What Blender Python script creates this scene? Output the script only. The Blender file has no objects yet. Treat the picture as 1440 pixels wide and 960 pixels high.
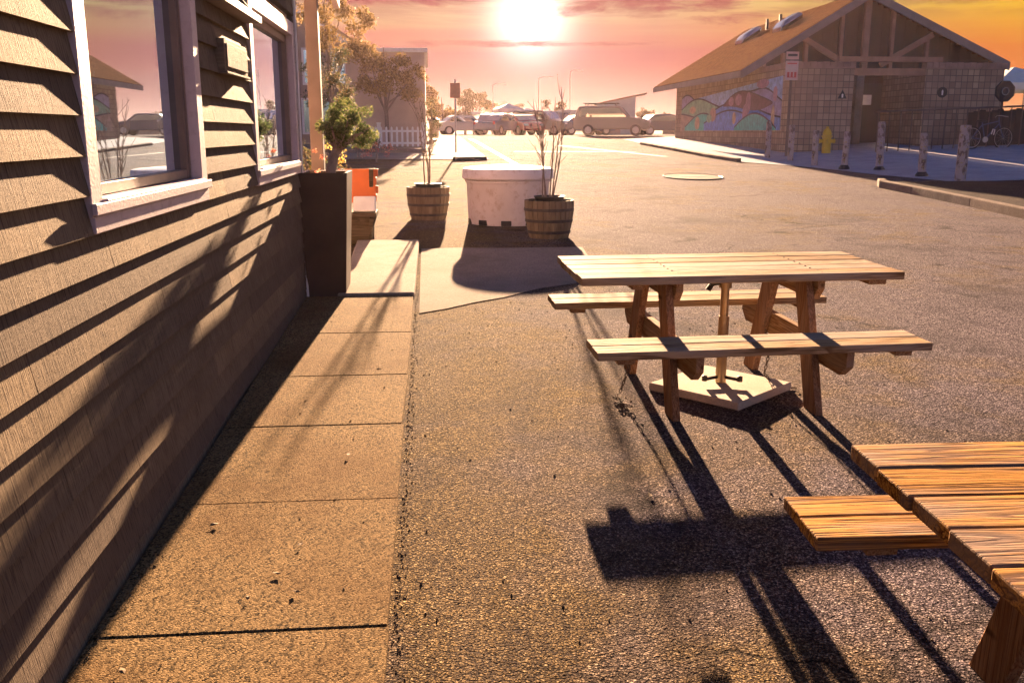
import bpy, bmesh, math, random
from mathutils import Vector, Matrix
R = math.radians
random.seed(11)
sc = bpy.context.scene
col = sc.collection

# ------------------------------------------------------------------ helpers
SL = 0.0277
def zg(y):
    """height of the lot: it climbs gently away from the house, then levels out"""
    if y < 40: return SL*y
    t = min(1, (y-40)/20)
    return SL*(40 + 20*(t - t*t/2))

class MB:
    def __init__(s): s.v=[]; s.f=[]; s.m=[]; s.mi=0
    def add(s, vs, fs, M=None):
        n=len(s.v)
        for p in vs:
            p=Vector(p)
            if M is not None: p=M@p
            s.v.append(p)
        for f in fs: s.f.append([n+i for i in f]); s.m.append(s.mi)
        return s
    def box(s, x0,y0,z0,x1,y1,z1, M=None):
        vs=[(x0,y0,z0),(x1,y0,z0),(x1,y1,z0),(x0,y1,z0),(x0,y0,z1),(x1,y0,z1),(x1,y1,z1),(x0,y1,z1)]
        return s.add(vs,[(0,3,2,1),(4,5,6,7),(0,1,5,4),(1,2,6,5),(2,3,7,6),(3,0,4,7)],M)
    def cbox(s, c, d, M=None):
        return s.box(c[0]-d[0]/2,c[1]-d[1]/2,c[2]-d[2]/2,c[0]+d[0]/2,c[1]+d[1]/2,c[2]+d[2]/2,M)
    def beam(s, a, b, w, h, up=(0,0,1)):
        a=Vector(a); b=Vector(b); d=(b-a); L=d.length; d.normalize()
        u=Vector(up); sd=d.cross(u)
        if sd.length<1e-4: sd=d.cross(Vector((0,1,0)))
        sd.normalize(); u=sd.cross(d)
        vs=[]
        for p in (a,b):
            for i,j in ((-1,-1),(1,-1),(1,1),(-1,1)): vs.append(p+sd*i*w/2+u*j*h/2)
        return s.add(vs,[(0,1,2,3),(7,6,5,4),(0,4,5,1),(1,5,6,2),(2,6,7,3),(3,7,4,0)])
    def prism(s, poly, a, b, axis='y', M=None):
        n=len(poly); vs=[]
        for t in (a,b):
            for p,q in poly:
                vs.append({'y':(p,t,q),'x':(t,p,q),'z':(p,q,t)}[axis])
        fs=[tuple(range(n)),tuple(range(2*n-1,n-1,-1))]+[(i,n+i,n+(i+1)%n,(i+1)%n) for i in range(n)]
        return s.add(vs,fs,M)
    def tube(s, pts, r, n=8, caps=True):
        pts=[Vector(p) for p in pts]
        rs=r if isinstance(r,(list,tuple)) else [r]*len(pts)
        vs=[]; up=None
        for i,p in enumerate(pts):
            d=(pts[min(i+1,len(pts)-1)]-pts[max(i-1,0)])
            d.normalize()
            if up is None:
                up=d.orthogonal().normalized()
            else:
                up=(up-d*up.dot(d)); up=up.normalized() if up.length>1e-5 else d.orthogonal().normalized()
            w=d.cross(up)
            for k in range(n):
                a=2*math.pi*k/n; vs.append(p+(up*math.cos(a)+w*math.sin(a))*rs[i])
        fs=[]
        for i in range(len(pts)-1):
            for k in range(n):
                fs.append((i*n+k,i*n+(k+1)%n,(i+1)*n+(k+1)%n,(i+1)*n+k))
        if caps:
            fs.append(tuple(range(n-1,-1,-1))); fs.append(tuple(range((len(pts)-1)*n,len(pts)*n)))
        return s.add(vs,fs)
    def lathe(s, prof, n=32, c=(0,0,0), M=None, close=True):
        vs=[]; fs=[]
        for r,z in prof:
            for k in range(n):
                a=2*math.pi*k/n; vs.append((c[0]+r*math.cos(a),c[1]+r*math.sin(a),c[2]+z))
        m=len(prof)
        for i in range(m-1):
            for k in range(n): fs.append((i*n+k,i*n+(k+1)%n,(i+1)*n+(k+1)%n,(i+1)*n+k))
        if close:
            fs.append(tuple(range(n-1,-1,-1))); fs.append(tuple(range((m-1)*n,m*n)))
        return s.add(vs,fs,M)
    def torus(s, c, R_, r, axis='x', n=28, k=8):
        pts=[]
        for i in range(n+1):
            a=2*math.pi*i/n; p,q=R_*math.cos(a),R_*math.sin(a)
            pts.append({'x':(c[0],c[1]+p,c[2]+q),'y':(c[0]+p,c[1],c[2]+q),'z':(c[0]+p,c[1]+q,c[2])}[axis])
        return s.tube(pts,r,k,False)
    def leaf(s, c, size, rnd):
        d=Vector((rnd.gauss(0,1),rnd.gauss(0,1),rnd.gauss(0,.8))).normalized()
        e=d.orthogonal().normalized(); e.rotate(Matrix.Rotation(rnd.uniform(0,6.28),3,d))
        w=d.cross(e); c=Vector(c); a=size*rnd.uniform(.7,1.3); b=a*.5
        n=e.cross(w)*a*.15
        return s.add([c-e*a*.5,c+w*b*.5-n,c+e*a*.5,c-w*b*.5-n],[(0,1,2,3)])
    def blob(s, c, rad, n, size, rnd, shell=.45):
        for i in range(n):
            d=Vector((rnd.gauss(0,1),rnd.gauss(0,1),rnd.gauss(0,1))).normalized()
            t=shell+(1-shell)*rnd.random()**.7
            s.leaf((c[0]+d.x*rad[0]*t,c[1]+d.y*rad[1]*t,c[2]+d.z*rad[2]*t),size,rnd)
        return s
    def build(s, name, mat, parent=None, loc=None, bevel=0, smooth=False, seg=2):
        me=bpy.data.meshes.new(name); me.from_pydata([tuple(p) for p in s.v],[],s.f); 
        mats=mat if isinstance(mat,(list,tuple)) else [mat]
        for m in mats: me.materials.append(m)
        if len(mats)>1:
            for p,i in zip(me.polygons,s.m): p.material_index=i
        bm=bmesh.new(); bm.from_mesh(me)
        if not getattr(s,'open',False): bmesh.ops.recalc_face_normals(bm,faces=bm.faces)
        bm.to_mesh(me); bm.free()
        if smooth:
            for p in me.polygons: p.use_smooth=True
        o=bpy.data.objects.new(name,me); col.objects.link(o)
        if parent is not None: o.parent=parent
        if loc is not None: o.location=loc
        if bevel:
            b=o.modifiers.new('edge','BEVEL'); b.width=bevel; b.segments=seg; b.limit_method='ANGLE'; b.angle_limit=R(35)
        if smooth:
            e=o.modifiers.new('split','EDGE_SPLIT'); e.split_angle=R(38)
        return o

def tag(o,label=None,cat=None,group=None,kind=None):
    if label: o['label']=label
    if cat: o['category']=cat
    if group: o['group']=group
    if kind: o['kind']=kind
    return o
def thing(name,label,cat,loc=(0,0,0),rz=0,group=None,rx=0):
    o=bpy.data.objects.new(name,None); col.objects.link(o); o.empty_display_size=.1
    o.location=loc; o.rotation_euler=(rx,0,rz)
    return tag(o,label,cat,group)
def copy_tree(o,parent=None):
    c=o.copy(); col.objects.link(c)
    if parent is not None: c.parent=parent
    for ch in list(o.children): copy_tree(ch,c)
    return c

# ------------------------------------------------------------------ materials
class NT:
    def __init__(s,name):
        s.m=bpy.data.materials.new(name); s.m.use_nodes=True; s.t=s.m.node_tree; s.t.nodes.clear()
        s.out=s.n('ShaderNodeOutputMaterial'); s.b=s.n('ShaderNodeBsdfPrincipled'); s.l(s.b.outputs[0],s.out.inputs[0])
        s.tc=s.n('ShaderNodeTexCoord')
    def n(s,t,**k):
        x=s.t.nodes.new(t)
        for a,b in k.items(): setattr(x,a,b)
        return x
    def l(s,a,b): s.t.links.new(a,b)
    def map(s,scale=(1,1,1),rot=(0,0,0),src=None,loc=(0,0,0)):
        x=s.n('ShaderNodeMapping'); x.inputs[3].default_value=scale; x.inputs[2].default_value=rot; x.inputs[1].default_value=loc
        s.l(src or s.tc.outputs['Object'],x.inputs[0]); return x.outputs[0]
    def noise(s,vec,scale,detail=4,rough=.55,dist=0):
        x=s.n('ShaderNodeTexNoise'); x.inputs['Scale'].default_value=scale; x.inputs['Detail'].default_value=detail
        x.inputs['Roughness'].default_value=rough; x.inputs['Distortion'].default_value=dist
        s.l(vec,x.inputs['Vector']); return x.outputs['Fac']
    def voro(s,vec,scale,feat='F1',out='Distance'):
        x=s.n('ShaderNodeTexVoronoi',feature=feat); x.inputs['Scale'].default_value=scale; s.l(vec,x.inputs['Vector']); return x.outputs[out]
    def ramp(s,fac,stops):
        x=s.n('ShaderNodeValToRGB'); e=x.color_ramp.elements
        while len(e)<len(stops): e.new(.5)
        for i,(p,c) in enumerate(stops):
            e[i].position=p; e[i].color=(c,c,c,1) if isinstance(c,(int,float)) else (*c,1)
        s.l(fac,x.inputs[0]); return x.outputs[0]
    def mix(s,fac,a,b,mode='MIX'):
        x=s.n('ShaderNodeMix',data_type='RGBA',blend_type=mode)
        for sock,v in ((x.inputs[0],fac),(x.inputs[6],a),(x.inputs[7],b)):
            if isinstance(v,(int,float)): sock.default_value=v
            elif isinstance(v,tuple): sock.default_value=(*v,1)
            else: s.l(v,sock)
        return x.outputs[2]
    def math(s,op,a,b=0.,c=None):
        x=s.n('ShaderNodeMath',operation=op)
        for i,v in enumerate((a,b,c)):
            if v is None: continue
            if isinstance(v,(int,float)): x.inputs[i].default_value=v
            else: s.l(v,x.inputs[i])
        return x.outputs[0]
    def bump(s,h,strength=.5,dist=.01,prev=None):
        x=s.n('ShaderNodeBump'); x.inputs['Strength'].default_value=strength; x.inputs['Distance'].default_value=dist
        s.l(h,x.inputs['Height'])
        if prev is not None: s.l(prev,x.inputs['Normal'])
        return x.outputs[0]
    def fin(s,colr=None,rough=.6,normal=None,metal=0.,spec=.5,drough=0.):
        if colr is not None:
            if isinstance(colr,tuple): s.b.inputs['Base Color'].default_value=(*colr,1)
            else: s.l(colr,s.b.inputs['Base Color'])
        if isinstance(rough,(int,float)): s.b.inputs['Roughness'].default_value=rough
        else: s.l(rough,s.b.inputs['Roughness'])
        s.b.inputs['Diffuse Roughness'].default_value=drough; s.b.inputs['Metallic'].default_value=metal; s.b.inputs['Specular IOR Level'].default_value=spec
        if normal is not None: s.l(normal,s.b.inputs['Normal'])
        return s.m

def paint(name,c,rough=.5,var=.25,scale=6,bump=.15,bs=60,metal=0.,spec=.4,dirt=None):
    t=NT(name); v=t.map()
    n=t.noise(v,scale,5); a=tuple(x*(1-var) for x in c); b=tuple(min(1,x*(1+var)) for x in c)
    cc=t.ramp(n,[(.3,a),(.7,b)])
    if dirt: cc=t.mix(t.ramp(t.noise(v,scale*3,6,.7),[(.52,0.),(.66,1.)]),cc,dirt)
    return t.fin(cc,rough,t.bump(t.noise(v,bs,3),bump,.004),metal,spec)

def m_asphalt():
    t=NT('asphalt'); v=t.map()
    wob=t.n('ShaderNodeTexNoise'); wob.inputs['Scale'].default_value=40.; t.l(v,wob.inputs['Vector'])
    va=t.n('ShaderNodeVectorMath',operation='MULTIPLY_ADD'); t.l(wob.outputs['Color'],va.inputs[0]); va.inputs[1].default_value=(.02,.02,.02); t.l(v,va.inputs[2]); w=va.outputs[0]
    d1=t.voro(w,118); d2=t.voro(w,250); c1=t.voro(w,118,out='Color'); c2=t.voro(w,250,out='Color'); big=t.noise(v,.55,5); mid=t.noise(v,3.2,5,.6)
    bw=t.n('ShaderNodeSeparateColor'); t.l(c1,bw.inputs[0]); bw2=t.n('ShaderNodeSeparateColor'); t.l(c2,bw2.inputs[0])
    val=t.math('ADD',t.math('MULTIPLY',bw.outputs[0],.6),t.math('MULTIPLY',bw2.outputs[0],.4))
    stone=t.ramp(val,[(.12,(.045,.036,.046)),(.40,(.15,.118,.145)),(.66,(.31,.25,.285)),(.88,(.68,.57,.58))])
    warm=t.ramp(val,[(.12,(.055,.034,.016)),(.40,(.19,.120,.048)),(.66,(.36,.235,.10)),(.88,(.68,.50,.26))])
    spx=t.n('ShaderNodeSeparateXYZ'); t.l(v,spx.inputs[0]); drift=t.ramp(t.math('MULTIPLY',spx.outputs[0],.3),[(0.,.26),(.75,0.)])
    mask=t.ramp(t.math('ADD',drift,t.math('MULTIPLY',big,t.math('ADD',mid,.35))),[(.42,0.),(.68,1.)])
    c=t.mix(mask,stone,warm)
    pit=t.ramp(t.math('ADD',t.math('MULTIPLY',d1,.8),t.math('MULTIPLY',d2,.35)),[(.46,0.),(.66,1.)])
    c=t.mix(t.math('MULTIPLY',pit,.7),c,(.022,.018,.022))
    # worn smoother lanes, oil stains and a few old cracks
    c=t.mix(t.ramp(t.noise(t.map((1.6,.22,1)),1.,5,.6,.4),[(.45,0.),(.75,.45)]),c,(.19,.15,.135))
    c=t.mix(t.ramp(t.noise(v,.9,7,.7),[(.32,.65),(.50,0.)]),c,(.045,.036,.042))
    c=t.mix(t.ramp(t.noise(v,2.1,4,.55),[(.26,.8),(.36,0.)]),c,(.025,.02,.022))
    cv=t.n('ShaderNodeVectorMath',operation='MULTIPLY_ADD'); wn=t.n('ShaderNodeTexNoise'); wn.inputs['Scale'].default_value=1.1; wn.inputs['Detail'].default_value=6; t.l(v,wn.inputs['Vector'])
    t.l(wn.outputs['Color'],cv.inputs[0]); cv.inputs[1].default_value=(1.6,1.6,0); t.l(v,cv.inputs[2])
    ck=t.voro(cv.outputs[0],.21,'DISTANCE_TO_EDGE'); cm=t.math('MULTIPLY',t.ramp(ck,[(.0,1.),(.0045,0.)]),t.ramp(t.noise(v,.4,2),[(.48,0.),(.56,1.)]))
    c=t.mix(t.math('MULTIPLY',cm,.85),c,(.012,.010,.012))
    h=t.math('ADD',t.math('MULTIPLY',t.math('POWER',d1,2.),-1.6),t.math('MULTIPLY',t.math('POWER',d2,2.),-.6))
    h=t.math('ADD',h,t.math('MULTIPLY',bw.outputs[0],.5)); h=t.math('SUBTRACT',h,cm)
    nb=t.bump(t.noise(v,7,3),.25,.03)
    return t.fin(c,.95,t.bump(h,1.,.012,nb),0,.014,0.)
def m_concrete(name,c,scale=150,var=.3,bump=.5,stain=(.16,.10,.05)):
    t=NT(name); v=t.map()
    sp=t.voro(v,scale,out='Color'); bw=t.n('ShaderNodeRGBToBW'); t.l(sp,bw.inputs[0])
    a=tuple(x*(1-var*1.5) for x in c); b=tuple(min(.8,x*(1+var)) for x in c)
    cc=t.ramp(bw.outputs[0],[(.1,a),(.5,c),(.95,b)])
    cc=t.mix(t.ramp(t.noise(v,1.7,6,.65),[(.42,0.),(.72,.75)]),cc,stain)
    cc=t.mix(t.ramp(t.noise(v,22,5,.7),[(.60,0.),(.72,.5)]),cc,tuple(x*.45 for x in c))
    h=t.math('ADD',t.math('MULTIPLY',t.voro(v,scale),-.8),t.noise(v,scale*2.3,2))
    return t.fin(cc,.9,t.bump(h,bump,.007,t.bump(t.noise(v,5,3),.15,.02)),0,.015,0.)
def m_wood(name,dark,lite,grey,greyamt=.5,axis=0,ring=1.):
    """weathered plank, grain runs along local axis"""
    t=NT(name)
    g=t.n('ShaderNodeNewGeometry')
    sep=t.n('ShaderNodeVectorMath',operation='ADD'); sc3=t.n('ShaderNodeVectorMath',operation='SCALE'); 
    cx=t.n('ShaderNodeCombineXYZ')
    for i in range(3): t.l(g.outputs['Random Per Island'],cx.inputs[i])
    t.l(cx.outputs[0],sc3.inputs[0]); sc3.inputs['Scale'].default_value=37.
    t.l(t.tc.outputs['Object'],sep.inputs[0]); t.l(sc3.outputs[0],sep.inputs[1])
    s3=[9.*ring]*3; s3[axis]=.55*ring
    v=t.map(tuple(s3),src=sep.outputs[0])
    n1=t.noise(v,1.0,3,.5,1.2)
    rings=t.math('FRACT',t.math('MULTIPLY',n1,11.))
    rg=t.ramp(rings,[(0.,1.),(.45,.9),(.68,.25),(.86,0.),(1.,.9)])
    s4=[210.]*3; s4[axis]=3.5
    fib=t.noise(t.map(tuple(s4),src=sep.outputs[0]),1.,4,.7)
    c=t.mix(rg,dark,lite)
    c=t.mix(t.ramp(fib,[(.36,.9),(.54,0.)]),c,tuple(x*.4 for x in dark))
    s5=[6.]*3; s5[axis]=1.2
    gm=t.math('ADD',t.noise(t.map(tuple(s5),src=sep.outputs[0]),1.,5,.6),t.math('MULTIPLY',g.outputs['Random Per Island'],.22))
    c=t.mix(t.math('MULTIPLY',t.ramp(gm,[(.54,0.),(.74,1.)]),greyamt),c,grey)
    c=t.mix(t.math('MULTIPLY',t.math('FRACT',t.math('MULTIPLY',g.outputs['Random Per Island'],7.3)),.38),c,tuple(x*.55 for x in dark))
    kn=t.voro(t.map((2.2 if axis==0 else 7,7 if axis==0 else 2.2,7),src=sep.outputs[0]),1.)
    c=t.mix(t.ramp(kn,[(.045,.8),(.11,0.)]),c,tuple(x*.3 for x in dark))
    h=t.math('ADD',t.math('MULTIPLY',rg,.55),t.math('MULTIPLY',fib,.7))
    return t.fin(c,.75,t.bump(h,.8,.004),0,.015)
def m_siding():
    t=NT('painted_siding'); v=t.map()
    g=t.n('ShaderNodeNewGeometry')
    saw=t.noise(t.map((1,170,9)),1.,4,.65,.2)
    grain=t.noise(t.map((1,7,55)),1.,4,.6,.5)
    c=t.ramp(t.noise(v,2.5,5),[(.3,(.20,.150,.098)),(.7,(.285,.218,.148))])
    c=t.mix(t.math('MULTIPLY',g.outputs['Random Per Island'],.8),c,(.105,.085,.075))
    c=t.mix(t.ramp(t.noise(v,14,6,.75),[(.60,0.),(.70,.6)]),c,(.085,.068,.06))
    c=t.mix(t.ramp(saw,[(.34,.8),(.52,0.)]),c,(.05,.04,.038))
    h=t.math('ADD',t.math('MULTIPLY',saw,1.1),t.math('MULTIPLY',grain,.3))
    return t.fin(c,.75,t.bump(h,1.,.008),0,.012)
def m_glass(name,tint=(.66,.82,1.)):
    t=NT(name); t.fin((.012,.014,.016),.05,None,0,.6)
    gl=t.n('ShaderNodeBsdfGlossy'); gl.inputs[0].default_value=(*tint,1); gl.inputs['Roughness'].default_value=.015
    lw=t.n('ShaderNodeLayerWeight'); lw.inputs[0].default_value=.55
    mx=t.n('ShaderNodeMixShader'); fac=t.math('MAXIMUM',lw.outputs['Facing'],.8)
    t.l(fac,mx.inputs[0]); t.l(t.b.outputs[0],mx.inputs[1]); t.l(gl.outputs[0],mx.inputs[2]); t.l(mx.outputs[0],t.out.inputs[0])
    return t.m
def m_block(name='split_face_block'):
    t=NT(name)
    # blocks laid in straight stacks; x/y faces both handled by summing the two horizontal axes
    sp=t.n('ShaderNodeSeparateXYZ'); t.l(t.tc.outputs['Object'],sp.inputs[0])
    cx=t.n('ShaderNodeCombineXYZ'); t.l(t.math('ADD',sp.outputs[0],sp.outputs[1]),cx.inputs[0]); t.l(sp.outputs[2],cx.inputs[1])
    b=t.n('ShaderNodeTexBrick'); b.offset=0.; b.inputs['Scale'].default_value=1.; b.inputs['Brick Width'].default_value=.2; b.inputs['Row Height'].default_value=.2
    b.inputs['Mortar Size'].default_value=.012; b.inputs['Color1'].default_value=(.48,.36,.26,1); b.inputs['Color2'].default_value=(.27,.19,.145,1); b.inputs['Mortar'].default_value=(.13,.095,.08,1)
    t.l(cx.outputs[0],b.inputs['Vector'])
    c=t.mix(t.ramp(t.noise(t.map(),1.1,5),[(.35,0.),(.7,.5)]),b.outputs['Color'],(.24,.17,.15))
    h=t.math('ADD',t.math('MULTIPLY',b.outputs['Fac'],-1.),t.noise(t.map(),28,4))
    return t.fin(c,.85,t.bump(h,.8,.03),0,.2)
def m_leaf(name,a,b,c):
    t=NT(name); g=t.n('ShaderNodeNewGeometry')
    cc=t.ramp(g.outputs['Random Per Island'],[(0.,a),(.5,b),(1.,c)])
    t.fin(cc,.5,None,0,.4)
    tr=t.n('ShaderNodeBsdfTranslucent'); t.l(cc,tr.inputs[0]); mx=t.n('ShaderNodeMixShader'); mx.inputs[0].default_value=.4
    t.l(t.b.outputs[0],mx.inputs[1]); t.l(tr.outputs[0],mx.inputs[2]); t.l(mx.outputs[0],t.out.inputs[0]); return t.m
def m_barrel():
    t=NT('barrel_oak'); g=t.n('ShaderNodeNewGeometry')
    c=t.ramp(t.noise(t.map((14,14,1.5)),1.,5,.65),[(.3,(.10,.07,.045)),(.7,(.27,.20,.13))])
    c=t.mix(t.math('MULTIPLY',g.outputs['Random Per Island'],.5),c,(.12,.09,.06))
    return t.fin(c,.75,t.bump(t.noise(t.map((60,60,4)),1.,4),.6,.006),0,.2)
def m_shingle():
    t=NT('roof_shingle'); v=t.map()
    b=t.n('ShaderNodeTexBrick'); b.inputs['Scale'].default_value=1.; b.inputs['Brick Width'].default_value=.3; b.inputs['Row Height'].default_value=.14
    b.inputs['Mortar Size'].default_value=.008; b.inputs['Color1'].default_value=(.15,.075,.038,1); b.inputs['Color2'].default_value=(.10,.05,.03,1); b.inputs['Mortar'].default_value=(.035,.02,.014,1)
    sp=t.n('ShaderNodeSeparateXYZ'); t.l(t.tc.outputs['Object'],sp.inputs[0]); cx=t.n('ShaderNodeCombineXYZ')
    t.l(sp.outputs[1],cx.inputs[0]); t.l(t.math('MULTIPLY',sp.outputs[0],1.17),cx.inputs[1]); t.l(cx.outputs[0],b.inputs['Vector'])
    c=t.mix(t.ramp(t.noise(v,40,4),[(.4,0.),(.7,.6)]),b.outputs['Color'],(.19,.11,.06))
    return t.fin(c,.9,t.bump(t.math('ADD',t.math('MULTIPLY',b.outputs['Fac'],-1.),t.noise(v,60,3)),.8,.03),0,0.,0.)
def m_post():
    t=NT('peeling_paint_post'); v=t.map()
    m=t.ramp(t.noise(t.map((1,1,.6)),9,6,.7),[(.50,0.),(.58,1.)])
    c=t.mix(m,(.40,.32,.32),(.17,.115,.10))
    c=t.mix(t.ramp(t.noise(v,17,4),[(.62,0.),(.66,.8)]),c,(.42,.30,.08))
    return t.fin(c,.75,t.bump(t.noise(t.map((90,90,8)),1.,4),.5,.006),0,.25)

M={}
M['asphalt']=m_asphalt()
M['walk']=m_concrete('sidewalk_aggregate',(.235,.155,.075),140,.62,1.,(.13,.065,.024))
M['pale']=m_concrete('pale_concrete',(.33,.275,.22),120,.18,.3,(.17,.13,.09))
M['apron']=m_concrete('old_apron',(.27,.215,.175),120,.25,.5,(.16,.12,.085))
M['pad']=m_concrete('pale_pad',(.58,.50,.42),120,.12,.3,(.42,.34,.26))
M['plaza']=m_concrete('plaza_concrete',(.33,.33,.38),60,.15,.2,(.22,.21,.24))
M['kerb']=m_concrete('kerb_concrete',(.24,.19,.16),90,.25,.5,(.12,.085,.06))
M['gravel']=m_concrete('dark_gravel',(.06,.047,.042),60,.6,1.,(.035,.025,.025))
M['siding']=m_siding()
M['trim']=paint('mauve_trim',(.54,.44,.47),.5,.08,5,.35,90,dirt=(.44,.35,.37))
M['sash']=paint('brown_sash',(.17,.12,.10),.5,.2)
M['glass']=m_glass('reflective_glass')
M['darkglass']=m_glass('car_glass',(.35,.37,.4))
M['post']=paint('porch_wood',(.12,.085,.075),.6,.25,4,.3,50)
M['white']=paint('white_paint',(.72,.70,.70),.5,.08,7,.15)
M['planter']=paint('bronze_planter',(.058,.036,.026),.42,.3,3,.1,40)
M['soil']=paint('dark_soil',(.05,.035,.025),.95,.5,20,1.,50)
M['table']=m_wood('table_planks',(.22,.12,.055),(.52,.35,.19),(.38,.32,.27),.8,ring=.9)
M['bench']=m_wood('redwood_planks',(.10,.030,.006),(.66,.33,.075),(.24,.175,.14),.85,ring=.9)
M['legwood']=m_wood('table_leg_wood',(.26,.12,.06),(.40,.22,.12),(.30,.22,.18),.5,axis=2)
M['beamwood']=m_wood('support_wood',(.30,.15,.07),(.46,.28,.15),(.33,.25,.2),.5,axis=1)
M['brass']=paint('umbrella_pole_bronze',(.42,.30,.18),.35,.15,8,.1,40,metal=.75)
M['iron']=paint('dark_iron',(.035,.03,.03),.5,.3,20,.3,60,metal=.4)
M['steel']=paint('galvanised_steel',(.45,.43,.42),.4,.15,12,.1,60,metal=.8)
M['barrel']=m_barrel()
M['hoop']=paint('rusty_hoop',(.055,.045,.042),.55,.4,25,.3,60,metal=.5)
M['bark']=paint('grey_twig_bark',(.23,.17,.14),.8,.3,30,.5,90)
M['tan_bark']=paint('tan_shrub_stem',(.30,.22,.17),.8,.25,20,.5,60)
M['tank']=paint('white_plastic_tub',(.76,.68,.68),.5,.1,3,.1,30,dirt=(.58,.47,.43))
M['orange']=paint('orange_paint',(.62,.13,.02),.5,.12,5,.15)
M['cushion']=paint('white_cushion',(.74,.72,.68),.85,.1,8,.5,120)
M['darkwood']=m_wood('dark_bench_wood',(.06,.045,.025),(.12,.085,.05),(.1,.08,.06),.4)
M['shrubleaf']=m_leaf('jade_leaf',(.05,.085,.022),(.13,.16,.045),(.30,.28,.12))
M['orangeleaf']=m_leaf('autumn_leaf',(.13,.09,.035),(.25,.165,.06),(.40,.27,.11))
M['oliveleaf']=m_leaf('olive_leaf',(.04,.055,.035),(.10,.10,.05),(.26,.17,.06))
M['farleaf']=m_leaf('far_leaf',(.06,.055,.03),(.10,.09,.05),(.16,.12,.06))
M['deadleaf']=paint('dead_leaf',(.20,.12,.055),.9,.3,90)
M['rustnail']=paint('nail_head',(.10,.07,.05),.7,.3,90,.2)
M['rust']=paint('rusty_chain',(.075,.045,.03),.85,.3,90,.3)
M['lid']=m_concrete('lid_concrete',(.20,.165,.135),60,.2,.3,(.12,.095,.075))
M['pinkflower']=m_leaf('pink_flower',(.55,.10,.10),(.65,.25,.12),(.7,.4,.3))
M['yellowflower']=m_leaf('yellow_flower',(.65,.35,.04),(.7,.5,.1),(.7,.6,.3))
M['block']=m_block()
M['blockcap']=paint('block_cap',(.30,.20,.165),.85,.25,3,.6,20)
M['timber']=paint('timber_beam',(.34,.20,.14),.75,.2,3,.3,30)
M['slate']=paint('dark_gable_boards',(.025,.023,.027),.7,.2,2,.3,20)
M['fascia']=paint('grey_fascia',(.20,.17,.17),.6,.15,3,.2,30)
M['shingle']=m_shingle()
M['door']=paint('grey_blue_door',(.05,.058,.068),.5,.15,2,.1)
M['yellow']=paint('hydrant_yellow',(.70,.42,.03),.4,.12,8,.2)
M['bollard']=m_post()
M['signpink']=paint('faded_sign_face',(.62,.42,.40),.5,.1,9,.1)
M['signred']=paint('sign_red',(.50,.06,.05),.5,.15,9,.1)
M['signorange']=paint('sign_back_orange',(.50,.22,.12),.5,.15,9,.1)
M['black']=paint('black_paint',(.018,.017,.018),.45,.2,9,.1)
M['rubber']=paint('tyre_rubber',(.022,.021,.021),.8,.2,9,.3)
M['housewall']=paint('neighbour_wall',(.33,.25,.21),.75,.12,1.2,.3,8)
M['palebrown']=paint('neighbour_wing',(.50,.38,.31),.8,.15,1.2,.4,10)  # one even pale brown, also on the sheathing and the bin
M['houseroof']=paint('neighbour_roof',(.22,.15,.12),.85,.2,2,.5,20)
M['bluetarp']=paint('blue_tarp',(.05,.11,.42),.6,.15,4,.2)
M['whitetarp']=paint('white_tarp',(.70,.68,.62),.7,.08,4,.2)
M['line']=paint('worn_road_paint',(.50,.45,.38),.7,.2,12,.4,80,dirt=(.2,.16,.13))
M['rock']=paint('pebble',(.16,.11,.06),.85,.45,60,.4,90)
M['hill']=paint('dry_hillside',(.12,.10,.07),.95,.3,.01,.1,.05)
for k,c in dict(a=(.30,.03,.03),b=(.45,.44,.43),c=(.06,.07,.10),d=(.10,.13,.22),e=(.20,.19,.18),f=(.65,.64,.62),g=(.10,.12,.10)).items():
    M['car_'+k]=paint('car_paint_'+k,c,.25,.04,2,.0,10,spec=.6)
M['shed']=paint('blue_grey_cladding',(.22,.28,.33),.7,.12,1.5,.2,12)
mural_cols=dict(lilac=(.30,.27,.44),blue=(.15,.25,.58),teal=(.10,.40,.38),green=(.22,.36,.28),tan=(.36,.26,.22),plum=(.14,.07,.09),rose=(.36,.22,.30),line=(.05,.04,.06),sand=(.44,.33,.24),sky=(.30,.40,.64))
for k,c in mural_cols.items(): M['mu_'+k]=paint('mural_'+k,c,.85,.4,6,.8,26,dirt=tuple(x*.7 for x in c))

# ------------------------------------------------------------------ ground and paving
def sheet(name,poly,mat,dz,res=None,extra=None,th=.0):
    """a paved sheet following the lot's slope; poly in plan, convex pieces cut into rows along y"""
    b=bmesh.new(); vs=[b.verts.new((x,y,0)) for x,y in poly]; b.faces.new(vs)
    ys=sorted(set([40,44,48,52,56,60])); lo=min(p[1] for p in poly); hi=max(p[1] for p in poly)
    for yc in ys:
        if lo<yc<hi: bmesh.ops.bisect_plane(b,geom=b.verts[:]+b.edges[:]+b.faces[:],plane_co=(0,yc,0),plane_no=(0,1,0))
    if th:
        r=bmesh.ops.extrude_face_region(b,geom=b.faces[:])
        top=[g for g in r['geom'] if isinstance(g,bmesh.types.BMVert)]
        for v in b.verts: v.co.z=zg(v.co.y)+dz-(0 if v in top else th)+(extra(v.co.x,v.co.y) if extra else 0)
    else:
        for v in b.verts: v.co.z=zg(v.co.y)+dz+(extra(v.co.x,v.co.y) if extra else 0)
    bmesh.ops.recalc_face_normals(b,faces=b.faces)
    me=bpy.data.meshes.new(name); b.to_mesh(me); b.free(); me.materials.append(mat)
    if not th:
        for p in me.polygons:
            if p.normal.z<0: p.flip()
    o=bpy.data.objects.new(name,me); col.objects.link(o); o['kind']='structure'
    return o
g=MB(); g.open=True
xs=[-410,-60,-20,0,20,60,410]; ysr=[-38,-30,0,10,20,30,40,42,44,46,48,50,52,54,56,58,60,80,150,410]
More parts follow.
